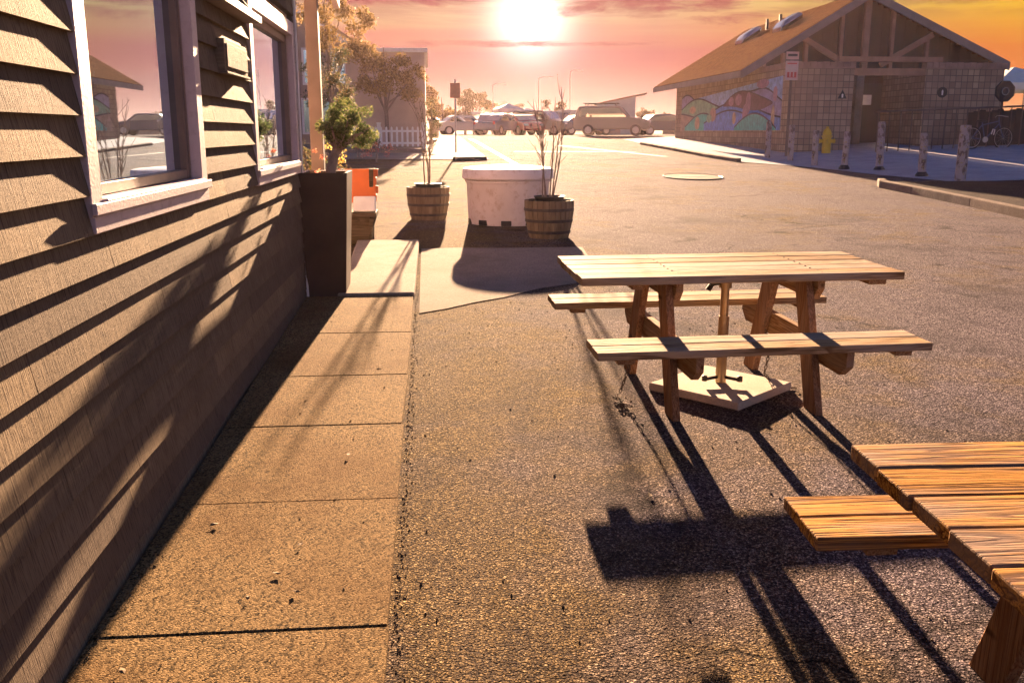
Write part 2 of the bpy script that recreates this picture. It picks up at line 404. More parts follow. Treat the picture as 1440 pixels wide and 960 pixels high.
for y in ysr:
    for x in xs: g.v.append(Vector((x,y,zg(y) if y>-30 else zg(-30))))
nx=len(xs)
for j in range(len(ysr)-1):
    for i in range(nx-1): g.f.append([j*nx+i,j*nx+i+1,(j+1)*nx+i+1,(j+1)*nx+i]); g.m.append(0)
g.build('ground',M['asphalt'])['kind']='structure'

# sidewalk along the house: separate slabs with tooled joints
sw=MB(); rnd=random.Random(3)
joints=[-2.9,-1.95,-1.0,-.1,.86,1.75,2.64,3.61,4.54,5.43,6.50,7.82]
for a,b in zip(joints[:-1],joints[1:]):
    e=.0035; dz=.03+rnd.uniform(-.003,.003)
    jl=[(-1.055,a+e),(-.163+rnd.uniform(-.006,.006),a+e),(-.158+rnd.uniform(-.006,.006),b-e),(-1.055,b-e)]
    n=len(sw.v)
    for z in (-.1,dz):
        for x,y in jl: sw.v.append(Vector((x,y,zg(y)+z)))
    for f in ((4,5,6,7),(0,1,5,4),(1,2,6,5),(2,3,7,6),(3,0,4,7)): sw.f.append([n+i for i in f]); sw.m.append(0)
sw.build('sidewalk',M['walk'],bevel=.004)['kind']='structure'
sheet('sidewalk_bed',[(-1.05,-2.9),(-.175,-2.9),(-.175,7.8),(-1.05,7.8)],M['gravel'],.021)
rp=MB(); poly=[(-.80,7.83),(-.15,7.83),(-.14,10.88),(-.86,10.88)]
n=0
for z0 in (0,1):
    for (x,y) in poly: rp.v.append(Vector((x,y,zg(y)+(-.1 if z0==0 else (.05 if y<9 else .075)))))
for f in ((4,5,6,7),(0,1,5,4),(1,2,6,5),(2,3,7,6),(3,0,4,7)): rp.f.append(list(f)); rp.m.append(0)
rp.build('sidewalk_ramp',M['pale'],bevel=.015)['kind']='structure'
sheet('concrete_apron',[(-.105,7.22),(.1,7.36),(.35,7.60),(.62,7.80),(.95,8.15),(1.3,8.36),(1.55,8.66),(1.68,9.5),(1.75,10.62),(.8,10.6),(.3,10.66),(-.115,10.62)],M['apron'],.006)
sheet('path',[(-6,28.9),(1.80,28.3),(1.66,42),(1.6,75),(-12,75)],M['pale'],.02)
terr=lambda x,y: .05*max(0,x-11.5)
sheet('pavement',[(9.0,39.2),(9.0,33),(8.95,29.5),(9.1,26.6),(10.15,24.2),(10.6,21.6),(11.35,19.3),(12.6,19.1),(30,20.5),(40,46),(9.5,46)],M['plaza'],.016,extra=terr)
# kerbed island near the end post
kb=MB(); path=[(9.35,18.75),(9.12,18.2),(9.05,16.8),(8.9,14.6),(8.72,12.6),(8.55,10.2)]
for (x0,y0),(x1,y1) in zip(path[:-1],path[1:]):
    d=Vector((x1-x0,y1-y0,0)).normalized(); s_=Vector((-d.y,d.x,0))*.075
    vs=[]
    for (x,y) in ((x0,y0),(x1,y1)):
        for q,z in ((-1,-.1),(1,-.1),(1,.15),(-1,.15)): vs.append((x+s_.x*q,y+s_.y*q,zg(y)+z))
    kb.add(vs,[(0,1,2,3),(7,6,5,4),(0,4,5,1),(1,5,6,2),(2,6,7,3),(3,7,4,0)])
kb.build('kerb',M['kerb'],bevel=.02)['kind']='structure'
sheet('gravel_bed',[(9.13,18.1),(9.1,16.8),(8.95,14.6),(8.77,12.6),(8.6,10.3),(26,10.3),(26,17.5),(12.5,18.9),(9.5,18.75)],M['gravel'],.075)
k2=MB()
for (x0,y0,x1,y1) in ((9.0,39.3,9.0,33.0),(9.0,33.0,8.95,29.4),(8.95,29.4,9.1,26.9)):
    vs=[]
    for (x,y) in ((x0,y0),(x1,y1)):
        for q,z in ((-.14,-.1),(0,-.1),(0,.12),(-.14,.10)): vs.append((x+q,y,zg(y)+z))
    k2.add(vs,[(0,1,2,3),(7,6,5,4),(0,4,5,1),(1,5,6,2),(2,6,7,3),(3,7,4,0)])
k2.build('kerb',M['kerb'],bevel=.02)['kind']='structure'
sheet('road_marking',[(2.36,24.5),(2.50,24.5),(2.12,47),(1.95,47)],M['line'],.004)
sheet('road_marking',[(7.55,29.9),(7.70,29.9),(5.4,38.4),(5.22,38.4)],M['line'],.004)
sheet('road_marking',[(3.0,33.2),(7.3,33.0),(7.3,33.15),(3.0,33.36)],M['line'],.008)

# pebbles, grit and moss along the edges, dry leaves
gr=MB(); rnd=random.Random(5)
def pebble(x,y,s,z0=0):
    c=Vector((x,y,zg(y)+z0+s*.25)); vs=[]; 
    for dx,dy,dz in ((1,0,0),(0,1,0),(-1,0,0),(0,-1,0),(0,0,.7),(0,0,-.7)):
        k=s*rnd.uniform(.6,1.2); vs.append(c+Vector((dx*k,dy*k,dz*k)))
    gr.add(vs,[(0,1,4),(1,2,4),(2,3,4),(3,0,4),(1,0,5),(2,1,5),(3,2,5),(0,3,5)])
for i in range(900):
    y=rnd.uniform(1.2,10.8)**1.0; pebble(-.145+abs(rnd.gauss(0,.02)),y,rnd.uniform(.002,.005))
for i in range(500):
    pebble(-1.06+abs(rnd.gauss(0,.03)),rnd.uniform(1.5,7.8),rnd.uniform(.002,.007),.03)
for i in range(500):
    pebble(rnd.uniform(-.1,3.5),rnd.uniform(1.6,9),rnd.uniform(.002,.008))
for i in range(40):
    pebble(rnd.uniform(-1.0,-.2),rnd.uniform(1.8,7),rnd.uniform(.003,.007),.03)
gr.build('gravel',M['rock'])['kind']='stuff'
lv=MB(); rnd=random.Random(8)
for x,y in ((-.47,2.86),(-.55,2.99),(-.62,2.83),(-.50,3.2),(-.85,3.4),(-.4,4.1),(-.7,5.0),(-.33,5.6),(-.6,6.6),(-.5,2.3),(-.9,2.45),(-.45,7.3),(-.35,9.4),(2.6,4.1),(.9,3.6),(2.4,3.2)):
    z=zg(y)+(.036 if x<-.2 else .006); s=rnd.uniform(.012,.02); a=rnd.uniform(0,6.28)
    pts=[(math.cos(a+t)*s*k,math.sin(a+t)*s*k*1) for t,k in ((0,1.2),(.9,.6),(2.2,.6),(3.14,1.1),(4,.6),(5.4,.6))]
    lv.add([(x+p,y+q,z+rnd.uniform(0,.006)) for p,q in pts]+[(x,y,z+.004)],[(i,(i+1)%6,6) for i in range(6)])
lv.build('leaves',M['deadleaf'])['kind']='stuff'

# ------------------------------------------------------------------ the sided house
H=thing('house','weathered house wall of lapped grey siding with two mauve framed windows','house',(-1.085,0,0))
WIN=[(3.02,4.575,1.285,2.60),(5.91,7.82,1.275,2.44)]   # casing outer: y0,y1,z0,z1
EXP=.1222; Z0=1.772; sd=MB(); rnd=random.Random(21)
def board(y0,y1,zb):
    t,bt=.003,.028; zt=zb+EXP+.015
    sd.add([(bt,y0,zb),(t,y0,zt),(-.02,y0,zt),(-.02,y0,zb),(bt,y1,zb),(t,y1,zt),(-.02,y1,zt),(-.02,y1,zb)],
           [(0,1,2,3),(7,6,5,4),(0,4,5,1),(1,5,6,2),(2,6,7,3),(3,7,4,0)])
for k in range(-16,14):
    zb=Z0+k*EXP; ys=[-3.2]; y=-3.2+rnd.uniform(.3,1.6)
    while y<7.9: ys.append(y); y+=rnd.uniform(1.2,3.0)
    ys.append(7.93)
    for a,b in zip(ys[:-1],ys[1:]):
        segs=[(a+.002,b-.002)]
        for (w0,w1,z0,z1) in WIN:
            if zb+EXP>z0+.02 and zb<z1-.01:
                ns=[]
                for p,q in segs:
                    if q<=w0 or p>=w1: ns.append((p,q)); continue
                    if p<w0: ns.append((p,w0-.001))
                    if q>w1: ns.append((w1+.001,q))
                segs=ns
        for p,q in segs:
            if q-p>.01: board(p,q,zb)
        if b>1.2 and zb>.1:
            yy=a+.03
            while yy<b:
                if any(p+.01<yy<q-.01 for p,q in segs):
                    sd.mi=1; sd.tube([(.018,yy,zb+.035),(.0216,yy,zb+.035)],.0036,7); sd.mi=0
                yy+=.406+.02*math.sin(yy*9)
sd.build('wall',[M['siding'],M['rustnail']],H)
core=MB()   # sheathing with real window openings, end wall and rear
cuts=[(-3.3,3.12),(4.475,6.01),(7.72,7.90)]
for a,b in cuts: core.box(-.14,a,-.3,-.021,b,3.5)
for (w0,w1,z0,z1) in WIN: core.box(-.14,w0+.1,-.3,-.021,w1-.1,z0+.06); core.box(-.14,w0+.1,z1-.1,-.021,w1-.1,3.5)
core.box(-5.2,7.78,-.3,-.14,7.9,3.5); core.box(-5.2,-3.3,-.3,-.14,-3.18,3.5); core.box(-5.2,-3.18,-.3,-5.08,7.78,3.5)
core.build('sheathing',M['palebrown'],H)
rf=MB(); rf.box(-5.4,-3.5,3.5,.05,8.05,3.62); rf.build('roof',M['houseroof'],H)
cb=MB(); cb.box(-.05,7.932,-.2,.026,8.02,3.5); cb.build('corner_board',M['trim'],H,bevel=.003)
fl=MB(); fl.box(-5.05,-3.15,.3,-.2,7.75,.4); fl.build('floor',M['sash'],H)
for (w0,w1,z0,z1) in WIN:
    cw=.10
    w=MB()
    w.box(-.02,w0,z0+.05,.030,w0+cw,z1); w.box(-.02,w1-cw,z0+.05,.030,w1,z1); w.box(-.02,w0+cw+.001,z1-cw,.029,w1-cw-.001,z1-.001)
    w.box(-.139,w0+cw-.03,z0+.10,-.0215,w0+cw-.001,z1-.04); w.box(-.139,w1-cw+.001,z0+.10,-.0215,w1-cw+.03,z1-.04)
    wo=w.build('window',M['trim'],H,bevel=.003)
    s=MB(); s.box(-.13,w0+cw+.002,z0+.075,.046,w1-cw-.002,z0+.105); s.box(.0305,w0-.012,z0+.058,.048,w1+.012,z0+.096)
    s.build('sill',M['trim'],wo,bevel=.004)
    s=MB(); s.box(-.0,w0+.004,z0,.034,w1-.004,z0+.056); s.build('apron',M['trim'],wo,bevel=.003)
    s=MB(); a,b,c,d=w0+cw+.003,w1-cw-.003,z0+.108,z1-cw-.003; th=.055
    for q in ((a,c,a+th,d),(b-th,c,b,d)): s.box(-.075,q[0],q[1],-.022,q[2],q[3])
    s.box(-.074,a+th+.001,c,-.023,b-th-.001,c+.04); s.box(-.074,a+th+.001,d-th,-.023,b-th-.001,d)
    s.build('frame',M['sash'],wo,bevel=.003)
    s=MB(); s.box(-.056,a+th-.01,c+.03,-.050,b-th+.01,d-th+.01); s.build('pane',M['glass'],wo)
vb=MB(); vb.box(.0,5.00,1.905,.06,5.60,2.065); vb.box(.0605,5.03,1.925,.068,5.57,2.045)
vb.box(.0,4.99,1.89,.072,5.61,1.904); vb.build('vent_box',M['siding'],H,bevel=.004)
aw=MB(); aw.box(.0,4.74,2.225,.10,5.86,2.245); aw.box(.1005,4.74,2.222,.112,5.86,2.262)
for k in range(3): aw.beam((.004,4.95+.4*k,2.36),(.095,4.95+.4*k,2.247),.018,.018)
aw.build('shelf',M['post'],H,bevel=.003)
cd=MB(); cd.tube([(.035,7.86,.02),(.035,7.86,.15),(.035,7.87,1.2),(.035,7.87,3.4)],.011,8); cd.build('conduit',M['white'],H,smooth=True)
pp=MB(); pp.box(.0,8.78,.0,.115,8.895,3.3); pp.build('porch_post',M['post'],H,bevel=.006)
pp=MB(); pp.box(-3.,8.74,3.0,.2,8.93,3.2); pp.box(-.02,8.03,3.02,.13,8.735,3.2)
for k in range(4): pp.beam((.16-.9*k,8.1,3.28),(.16-.9*k,10.2,2.9),.06,.12)
pp.build('porch_rafter',M['trim'],H,bevel=.004)

# ------------------------------------------------------------------ planter with shrub at the corner
z=zg(7.9)
P=thing('planter','tall tapered dark brown planter box standing at the corner of the sided house','planter',(-.885,7.86,z-.01))
b=MB(); 
def frustum(mb,x0,x1,y0,y1,zb,X0,X1,Y0,Y1,zt):
    mb.add([(x0,y0,zb),(x1,y0,zb),(x1,y1,zb),(x0,y1,zb),(X0,Y0,zt),(X1,Y0,zt),(X1,Y1,zt),(X0,Y1,zt)],[(0,3,2,1),(0,1,5,4),(1,2,6,5),(2,3,7,6),(3,0,4,7)])
frustum(b,-.165,.155,0,.42,0,-.195,.205,-.05,.5,1.065)
frustum(b,-.15,.16,.06,.40,.98,-.165,.18,-.02,.47,1.063)
b.add([(-.195,-.05,1.065),(.205,-.05,1.065),(.205,.5,1.065),(-.195,.5,1.065),(-.165,-.02,1.063),(.18,-.02,1.063),(.18,.47,1.063),(-.165,.47,1.063)],[(0,1,5,4),(1,2,6,5),(2,3,7,6),(3,0,4,7)])
b.build('box',M['planter'],P,bevel=.006)
s=MB(); s.box(-.16,-.01,.95,.175,.45,1.02); s.build('soil',M['soil'],P)
SH=thing('shrub','rounded green jade shrub on a bent tan stem growing in the tall planter','shrub',(-.86,8.02,z+.95))
s=MB(); s.tube([(0,0,-.02),(.03,.02,.12),(.06,.04,.24),(.13,.05,.36),(.17,.06,.46)],[.05,.042,.038,.034,.02],10)
for a in range(9):
    t=a*.7; s.tube([(.08,.04,.26),(.13+.12*math.cos(t),.05+.12*math.sin(t),.40),(.16+.2*math.cos(t),.06+.2*math.sin(t),.47+.05*math.sin(3*t))],[.016,.011,.006],6)
s.build('stem',M['tan_bark'],SH,smooth=True)
s=MB(); rnd=random.Random(31)
for i in range(58):
    d=Vector((rnd.gauss(0,1),rnd.gauss(0,1),rnd.gauss(0,1))).normalized()
    q_=rnd.uniform(.7,1.3); c=(.17+d.x*.19*q_,.06+d.y*.19*q_,.47+d.z*.165*q_)
    s.blob(c,(.065,.065,.06),85,.027,rnd,.2)
s.build('crown',M['shrubleaf'],SH)
s=MB()
for c in ((-.08,-.02,.10),(.02,-.04,.06),(-.05,.1,.22),(.12,.0,.04),(-.1,.05,.28)): s.blob(c,(.035,.03,.03),16,.026,rnd,.2)
s.build('blossom',M['pinkflower'],SH)

# ------------------------------------------------------------------ orange bench behind the planter
z=zg(11.3)
B=thing('bench','bright orange slatted bench with a white cushion behind the tall planter','bench',(-.80,11.35,z))
s=MB()
for k in range(4): s.box(-.28,.02+.02*k,.47+.10*k,.155+.02*(k%2),.055+.02*k,.555+.10*k)
s.box(-.29,.0,.46,.145,.018,.86); s.build('backrest',M['orange'],B,bevel=.006)
s=MB(); s.box(-.29,-.50,.33,.17,-.005,.38); s.build('seat',M['darkwood'],B,bevel=.006)
s=MB(); s.add([(-.10,-.42,.39),(.165,-.42,.39),(.165,-.30,.56),(-.10,-.30,.56),(-.10,-.36,.37),(.165,-.36,.37),(.165,-.24,.54),(-.10,-.24,.54)],[(0,3,2,1),(4,5,6,7),(0,1,5,4),(1,2,6,5),(2,3,7,6),(3,0,4,7)])
s.build('cushion',M['cushion'],B,bevel=.02,seg=3)
s=MB(); s.prism([(-.29,.325),(.165,.325),(.06,.03),(-.26,.0)],-.44,-.02,'y'); s.build('side_panel',M['darkwood'],B,bevel=.006)
for x in (-.24,.10):
    s=MB(); s.beam((x+.02,-.46,.33),(x-.03,-.30,0),.05,.10,(0,1,0)); s.build('leg',M['darkwood'],B,bevel=.004)
    s=MB(); s.beam((x,.0,.86),(x-.02,.14,0),.05,.07,(0,1,0)); s.build('leg',M['darkwood'],B,bevel=.004)

# ------------------------------------------------------------------ barrels with bare saplings
def barrel(loc,label):
    T=thing('barrel_planter',label,'planter',loc,0,'half barrel planters')
    h=.46; n=26
    def rad(t): return .235+.075*math.sin(t*math.pi*.5+.15)
    b=MB()
    for k in range(n):
        a0=2*math.pi*k/n+.012; a1=2*math.pi*(k+1)/n-.012; vs=[]
        for i in range(6):
            t=i/5; r=rad(t); zt=t*h+(.006*((k*7)%5)/5 if i==5 else 0)
            for rr,a in ((r,a0),(r,a1),(r-.025,a1),(r-.025,a0)): vs.append((rr*math.cos(a),rr*math.sin(a),zt))
        fs=[(0,1,2,3),(23,22,21,20)]
        for i in range(5):
            for j in range(4): fs.append((i*4+j,(i+1)*4+j,(i+1)*4+(j+1)%4,i*4+(j+1)%4))
        b.add(vs,fs)
    b.build('staves',M['barrel'],T,bevel=.002,seg=1)
    for z0 in (.06,.20,.335):
        q=MB(); q.lathe([(rad(z0/h)+.0015,z0),(rad((z0+.035)/h)+.0035,z0),(rad((z0+.035)/h)+.004,z0+.035),(rad((z0+.035)/h)-.002,z0+.035)],40,close=False); q.build('hoop',M['hoop'],T,smooth=True)
    q=MB(); q.lathe([(.01,.43),(.2,.435),(.26,.40),(.27,.30)],24); q.build('soil',M['soil'],T)
    q=MB(); q.lathe([(.16,.40),(.185,.50),(.192,.50),(.192,.512),(.175,.512),(.155,.42)],28,close=False); q.build('inner_pot',M['black'],T,smooth=True)
    return T
def sapling(loc,label,seed,stems,h,leafy=False):
    T=thing('sapling',label,'sapling',loc,0,'bare saplings in barrels'); rnd=random.Random(seed); m=MB(); L=MB()
    for i in range(stems):
        a=rnd.uniform(0,6.28); p=Vector((.06*math.cos(a),.06*math.sin(a),0)); d=Vector((.10*math.cos(a),.10*math.sin(a),1)).normalized()
        H_=h*rnd.uniform(.75,1.05); pts=[p]; n=9
        for k in range(n):
            d=(d+Vector((rnd.gauss(0,.05),rnd.gauss(0,.05),.02))).normalized(); pts.append(pts[-1]+d*H_/n)
        m.tube(pts,[.011*(1-.8*k/n) for k in range(n+1)],7)
        for k in range(3,n):
            for q in range(2):
                if rnd.random()<.75:
                    e=(d*.8+Vector((rnd.gauss(0,.55),rnd.gauss(0,.55),.3))).normalized(); tp=[pts[k]]; l=rnd.uniform(.12,.34)
                    for w in range(4): e=(e+Vector((rnd.gauss(0,.12),rnd.gauss(0,.12),.1))).normalized(); tp.append(tp[-1]+e*l/4)
                    m.tube(tp,[.0045,.004,.0032,.0025,.0015],5)
                    for w in (2,3,4):
                        if rnd.random()<(.8 if leafy else .35): L.leaf(tp[w],.035 if leafy else .018,rnd)
    m.build('stem',M['bark'],T,smooth=True); L.build('twig_leaves',M['oliveleaf'] if leafy else M['bark'],T); return T
z=zg(13.5); barrel((-.03,13.5,z),'half barrel planter with dark hoops nearest the sidewalk')
sapling((-.03,13.5,z+.43),'thin leafy sapling stems rising from the barrel near the sidewalk',4,5,1.25,True)
z=zg(11.5); barrel((1.47,11.5,z),'pale half barrel planter in front of the white round tub')
sapling((1.45,11.5,z+.43),'bare many stemmed sapling in the barrel by the white tub',9,6,1.35)

# ------------------------------------------------------------------ white round tub
z=zg(13.0)
T=thing('round_tub','large round white tub with an overhanging lip standing on the asphalt','tub',(1.08,13.0,z))
b=MB(); b.lathe([(.50,.0),(.54,.0),(.555,.06),(.575,.55),(.60,.58),(.60,.60)],64,close=False); b.build('tub_wall',M['tank'],T,smooth=True)
b=MB(); b.lathe([(.58,.602),(.62,.61),(.635,.63),(.63,.73),(.615,.755),(.54,.77),(.3,.79),(.02,.80)],64,close=False); b.build('lid',M['tank'],T,smooth=True)
for k in range(10):
    a=2*math.pi*(k+.3)/10; q=MB(); M4=Matrix.Rotation(a,4,'Z'); q.box(.525,-.07,.004,.558,.07,.075,M4); q.build('lift_notch',M['black'],T,bevel=.008)

# ------------------------------------------------------------------ utility lid in the road
L=MB(); y0=21.3
T=thing('utility_cover','oval pale utility cover set flush in the road','utility cover',(4.19+1.85,y0-.1,zg(y0)+.004),0,None,math.atan(SL))
prof=[]; m=MB(); n=48
m.prism([(.63*math.cos(2*math.pi*k/n),.86*math.sin(2*math.pi*k/n)) for k in range(n)],0,.012,'z'); m.build('cover',M['lid'],T)
m=MB(); pts=[(.66*math.cos(2*math.pi*k/n),.89*math.sin(2*math.pi*k/n),.006) for k in range(n+1)]; m.tube(pts,.014,6,False); m.build('rim',M['iron'],T)
m=MB()
for k in range(8): m.box(-.3+k*.075,-.15+.02*(k%2),.0125,-.3+k*.075+.05,.18-.05*(k%3),.016)
m.build('emblem',M['iron'],T)

# ------------------------------------------------------------------ picnic tables
TILT=math.atan(SL)
def picnic(loc,rz,label,L=1.80,top_w=.74,bo=.585,inset=.49,topmat='table',benchmat='table',shift=0):
    T=thing('picnic_table',label,'picnic table',loc,R(rz),'wooden picnic tables',TILT)
    th=.04; g_=.007; n=5; pw=(top_w-g_*(n-1))/n; hx=L/2; rnd=random.Random(int(abs(rz*10))+3)
    t=MB()
    for k in range(n):
        y=-top_w/2+k*(pw+g_); e=rnd.uniform(-.006,.006)
        t.box(-hx+e,y,.74-th+rnd.uniform(-.0015,.0015),hx+e,y+pw,.74+rnd.uniform(-.002,.002))
    t.build('tabletop',M[topmat],T,bevel=.005)
    for s_ in (-1,1):
        q=MB()
        for k in range(2):
            y=s_*bo+(k-.5)*.147; q.box(-hx+.01-shift+.004*k,y-.07,.44-th,hx-.02+.004*k,y+.07,.44)
        q.build('bench_seat',M[benchmat],T,bevel=.005)
    for i,x in enumerate((-hx+inset,hx-inset)):
        for s_ in (-1,1):
            q=MB(); lx=x; vs=[]
            for (yy,zz) in ((s_*.445,0.),(s_*.195,.699)):
                for dx,dy in ((-.021,-.075),(.021,-.075),(.021,.075),(-.021,.075)): vs.append((lx+dx,yy+dy,zz))
            q.add(vs,[(0,3,2,1),(4,5,6,7),(0,1,5,4),(1,2,6,5),(2,3,7,6),(3,0,4,7)]); q.build('leg',M['legwood'],T,bevel=.004)
        q=MB(); bx=x+.043; q.prism([(-.71,.398),(.71,.398),(.71,.32),(.64,.262),(-.64,.262),(-.71,.32)],bx-.0205,bx+.0205,'x'); q.build('seat_beam',M['beamwood'],T,bevel=.004)
        q=MB(); q.prism([(-.33,.698),(.33,.698),(.33,.65),(.27,.58),(-.27,.58),(-.33,.65)],bx-.0205,bx+.0205,'x'); q.build('top_beam',M['beamwood'],T,bevel=.004)
    for x in (-hx+.16,0.08,hx-.16):
        for s_ in (-1,1):
            if abs(x)<.2: continue
            q=MB(); q.box(x-.045,s_*bo-.12,.372,x+.045,s_*bo+.12,.3995); q.build('cleat',M['beamwood'],T,bevel=.003)
    for x in (-hx+.05+.25,hx-.12):
        q=MB(); q.box(x-.03 if x<0 else x-.07,-top_w/2+.02,.672,x+.03,top_w/2-.02,.6985); q.build('cleat',M['beamwood'],T,bevel=.003)
    hd=MB(); hd.lathe([(.0055,.0),(.0052,.0022),(.002,.003)],8); first=None
    for x in (-hx+inset+.043,hx-inset+.043):
        for k in range(n):
            for q_ in (.28,.72):
                y=-top_w/2+k*(pw+g_)+pw*q_; xx=x+rnd.uniform(-.008,.008)
                if first is None: first=hd.build('screw',M['iron'],T,(xx,y,.7395),smooth=True)
                else:
                    o=first.copy(); col.objects.link(o); o.parent=T; o.location=(xx,y,.7395)
    return T
picnic((1.628,5.06,zg(5.06)),2.6,'weathered picnic table with an umbrella pole standing through its top',1.765,benchmat='table')
T2=picnic((1.975,1.80,zg(1.80)),-1.8,'reddish grained picnic table closest to the camera, without an umbrella pole',1.80,.83,.62,.49,'bench','bench',.05)

# umbrella stand under the first table
T=thing('umbrella_stand','bronze umbrella pole with crank on a square tilted concrete base','umbrella stand',(1.655,5.05,zg(5.05)),R(41),None,0)
b=MB(); b.box(-.295,-.295,.0,.295,.295,.047); b.build('base_plate',M['pad'],T,bevel=.008)
b=MB(); b.tube([(0,0,.05),(0,0,.44)],.030,20); b.tube([(0,0,.44),(0,0,.735)],.024,20); b.build('pole',M['brass'],T,smooth=True)
b=MB(); b.lathe([(.024,.60),(.036,.602),(.036,.655),(.024,.658)],20,close=False); b.build('collar',M['brass'],T,smooth=True)
b=MB(); c,s_=math.cos(R(-41)),math.sin(R(-41)); b.tube([(-.02*c,-.02*s_,.632),(-.075*c,-.075*s_,.628),(-.10*c,-.10*s_,.59)],[.012,.017,.016],10); b.build('crank',M['iron'],T,smooth=True)
for k in range(3):
    a=R(20+120*k-41-60); b=MB(); b.tube([(.03*math.cos(a),.03*math.sin(a),.082),(.115*math.cos(a),.115*math.sin(a),.078)],.010,8)
    b.lathe([(.0,.07),(.016,.07),(.016,.10),(.0,.104)],10,(.115*math.cos(a),.115*math.sin(a),0)); b.build('clamp_foot',M['iron'],T,smooth=True)
# security chains
def chain(loc,pts,label):
    T=MB(); P=[Vector(p) for p in pts]; acc=[]
    for a,b in zip(P[:-1],P[1:]):
        n=max(1,int((b-a).length/.022))
        for i in range(n): acc.append((a.lerp(b,(i+.5)/n),(b-a).normalized()))
    for i,(c,d) in enumerate(acc):
        u=d.orthogonal().normalized(); w=d.cross(u)
        if i%2: u=w
        pp=[c+d*.015*math.cos(t)+u*.008*math.sin(t) for t in [k*math.pi/4 for k in range(9)]]
        T.tube(pp,.0028,5,False)
    o=T.build('chain',M['rust'],None,loc,smooth=True); return tag(o,label,'chain','chains under the picnic table')
z=zg(5.05)
chain((0,0,z),[(1.12,5.05,.34),(1.10,5.0,.15),(1.05,4.98,.02),(1.0,4.92,.012),(1.04,4.86,.012),(1.0,4.79,.01),(1.07,4.74,.01)],'rusty chain hanging and coiled at the left legs of the umbrella table')
chain((0,0,z),[(1.93,5.12,.34),(1.95,5.10,.18),(1.92,5.07,.09),(1.99,5.09,.012),(2.04,5.03,.012),(2.10,5.02,.01)],'rusty chain hanging at the right corner of the umbrella base')
# ------------------------------------------------------------------ sign on the far left pavement
z=zg(30.8)+.1
T=thing('sign_post','tall thin post with a small orange sign on the left path','sign',(.86,30.8,z),R(-6))
b=MB(); b.tube([(0,0,0),(0,0,2.3)],.028,10); b.build('post',M['steel'],T,smooth=True)
b=MB(); b.box(-.16,-.045,1.72,.16,-.03,2.18); b.build('sign_plate',M['signorange'],T,bevel=.004)
T=thing('dark_bar','low dark bar lying beside the path end','wheel stop',(1.2,28.05,zg(28.05)),R(28))  # plain low black bar laid on the asphalt
b=MB(); b.prism([(-.09,0),(.09,0),(.05,.11),(-.05,.11)],-.55,.55,'x'); b.build('block',M['rubber'],T,bevel=.01)
# bin by the path
T=thing('litter_bin','small dark litter bin on the left path','bin',(.25,45,zg(45)+.1)); b=MB(); b.lathe([(.20,0),(.24,.75),(.25,.78)],20); b.build('bin_body',M['palebrown'],T,smooth=True); b=MB(); b.lathe([(.26,.781),(.25,.83),(.12,.92)],20); b.build('lid',M['black'],T,smooth=True)

# ------------------------------------------------------------------ white picket fence
z=zg(32.5)+.1
T=thing('picket_fence','white picket fence beside the path below the neighbouring house','fence',(0,0,0))
s=MB()
for k in range(16):
    x=-3.05+k*.178; s.prism([(x-.035,z+.12),(x+.035,z+.12),(x+.035,z+.74),(x,z+.79),(x-.035,z+.74)],32.51,32.535,'y')
s.build('pickets',M['white'],T,bevel=.004)
s=MB(); s.box(-3.2,32.54,z+.2,-.15,32.58,z+.27); s.box(-3.2,32.54,z+.60,-.15,32.58,z+.67); s.build('rail',M['white'],T)
for x in (-3.2,-1.7,-.2): s=MB(); s.box(x-.06,32.5,z-.05,x+.06,32.62,z+.88); s.box(x-.075,32.485,z+.88,x+.075,32.635,z+.92); s.build('post',M['white'],T,bevel=.006)
s=MB(); s.box(-6.5,32.3,z-.3,-.1,32.75,z+.05); o=s.build('garden_wall',M['kerb'],None,bevel=.01); tag(o,'low concrete garden wall under the white picket fence','wall')

# ------------------------------------------------------------------ neighbouring house and its planting
z=1.0
N=thing('neighbour_house','two storey house with white trim and a flat brown wing behind the planting','house',(0,38,z))
s=MB(); s.box(-14,2.5,-.5,-3.2,10,4.2); s.prism([(-14,4.2),(-3.2,4.2),(-8.6,7.6)],2.5,10,'y'); s.build('wall',M['housewall'],N)
s=MB(); s.box(-3.2,0,-.5,-.12,9,3.65); s.build('wing',M['palebrown'],N)
s=MB(); s.box(-3.3,-.12,3.652,.0,9.1,3.80); s.build('parapet',M['white'],N,bevel=.01)
s=MB()
for a,b in (((-14.5,3.9),(-8.6,7.75)),((-8.6,7.75),(-2.7,3.9))):
    s.beam((a[0],6.2,a[1]+.1),(b[0],6.2,b[1]+.1),8.2,.16)
s.build('roof',M['houseroof'],N)
s=MB()
for a,b in (((-14.4,3.85),(-8.6,7.65)),((-8.6,7.65),(-2.8,3.85))): s.beam((a[0],2.05,a[1]),(b[0],2.05,b[1]),.08,.22)
s.build('bargeboard',M['white'],N)
for (x0,x1,z0,z1) in ((-3.95,-3.45,2.6,3.9),(-5.1,-4.5,2.6,3.9),(-5.2,-4.0,.6,1.9)):
    f=MB(); f.box(x0-.09,2.42,z0-.09,x1+.09,2.497,z0); f.box(x0-.09,2.42,z1,x1+.09,2.497,z1+.09); f.box(x0-.09,2.43,z0,x0,2.497,z1); f.box(x1,2.43,z0,x1+.09,2.497,z1); f.box((x0+x1)/2-.025,2.44,z0,(x0+x1)/2+.025,2.497,z1)
    fo=f.build('window',M['white'],N); f=MB(); f.box(x0,2.46,z0,x1,2.48,z1); f.build('pane',M['glass'],fo)

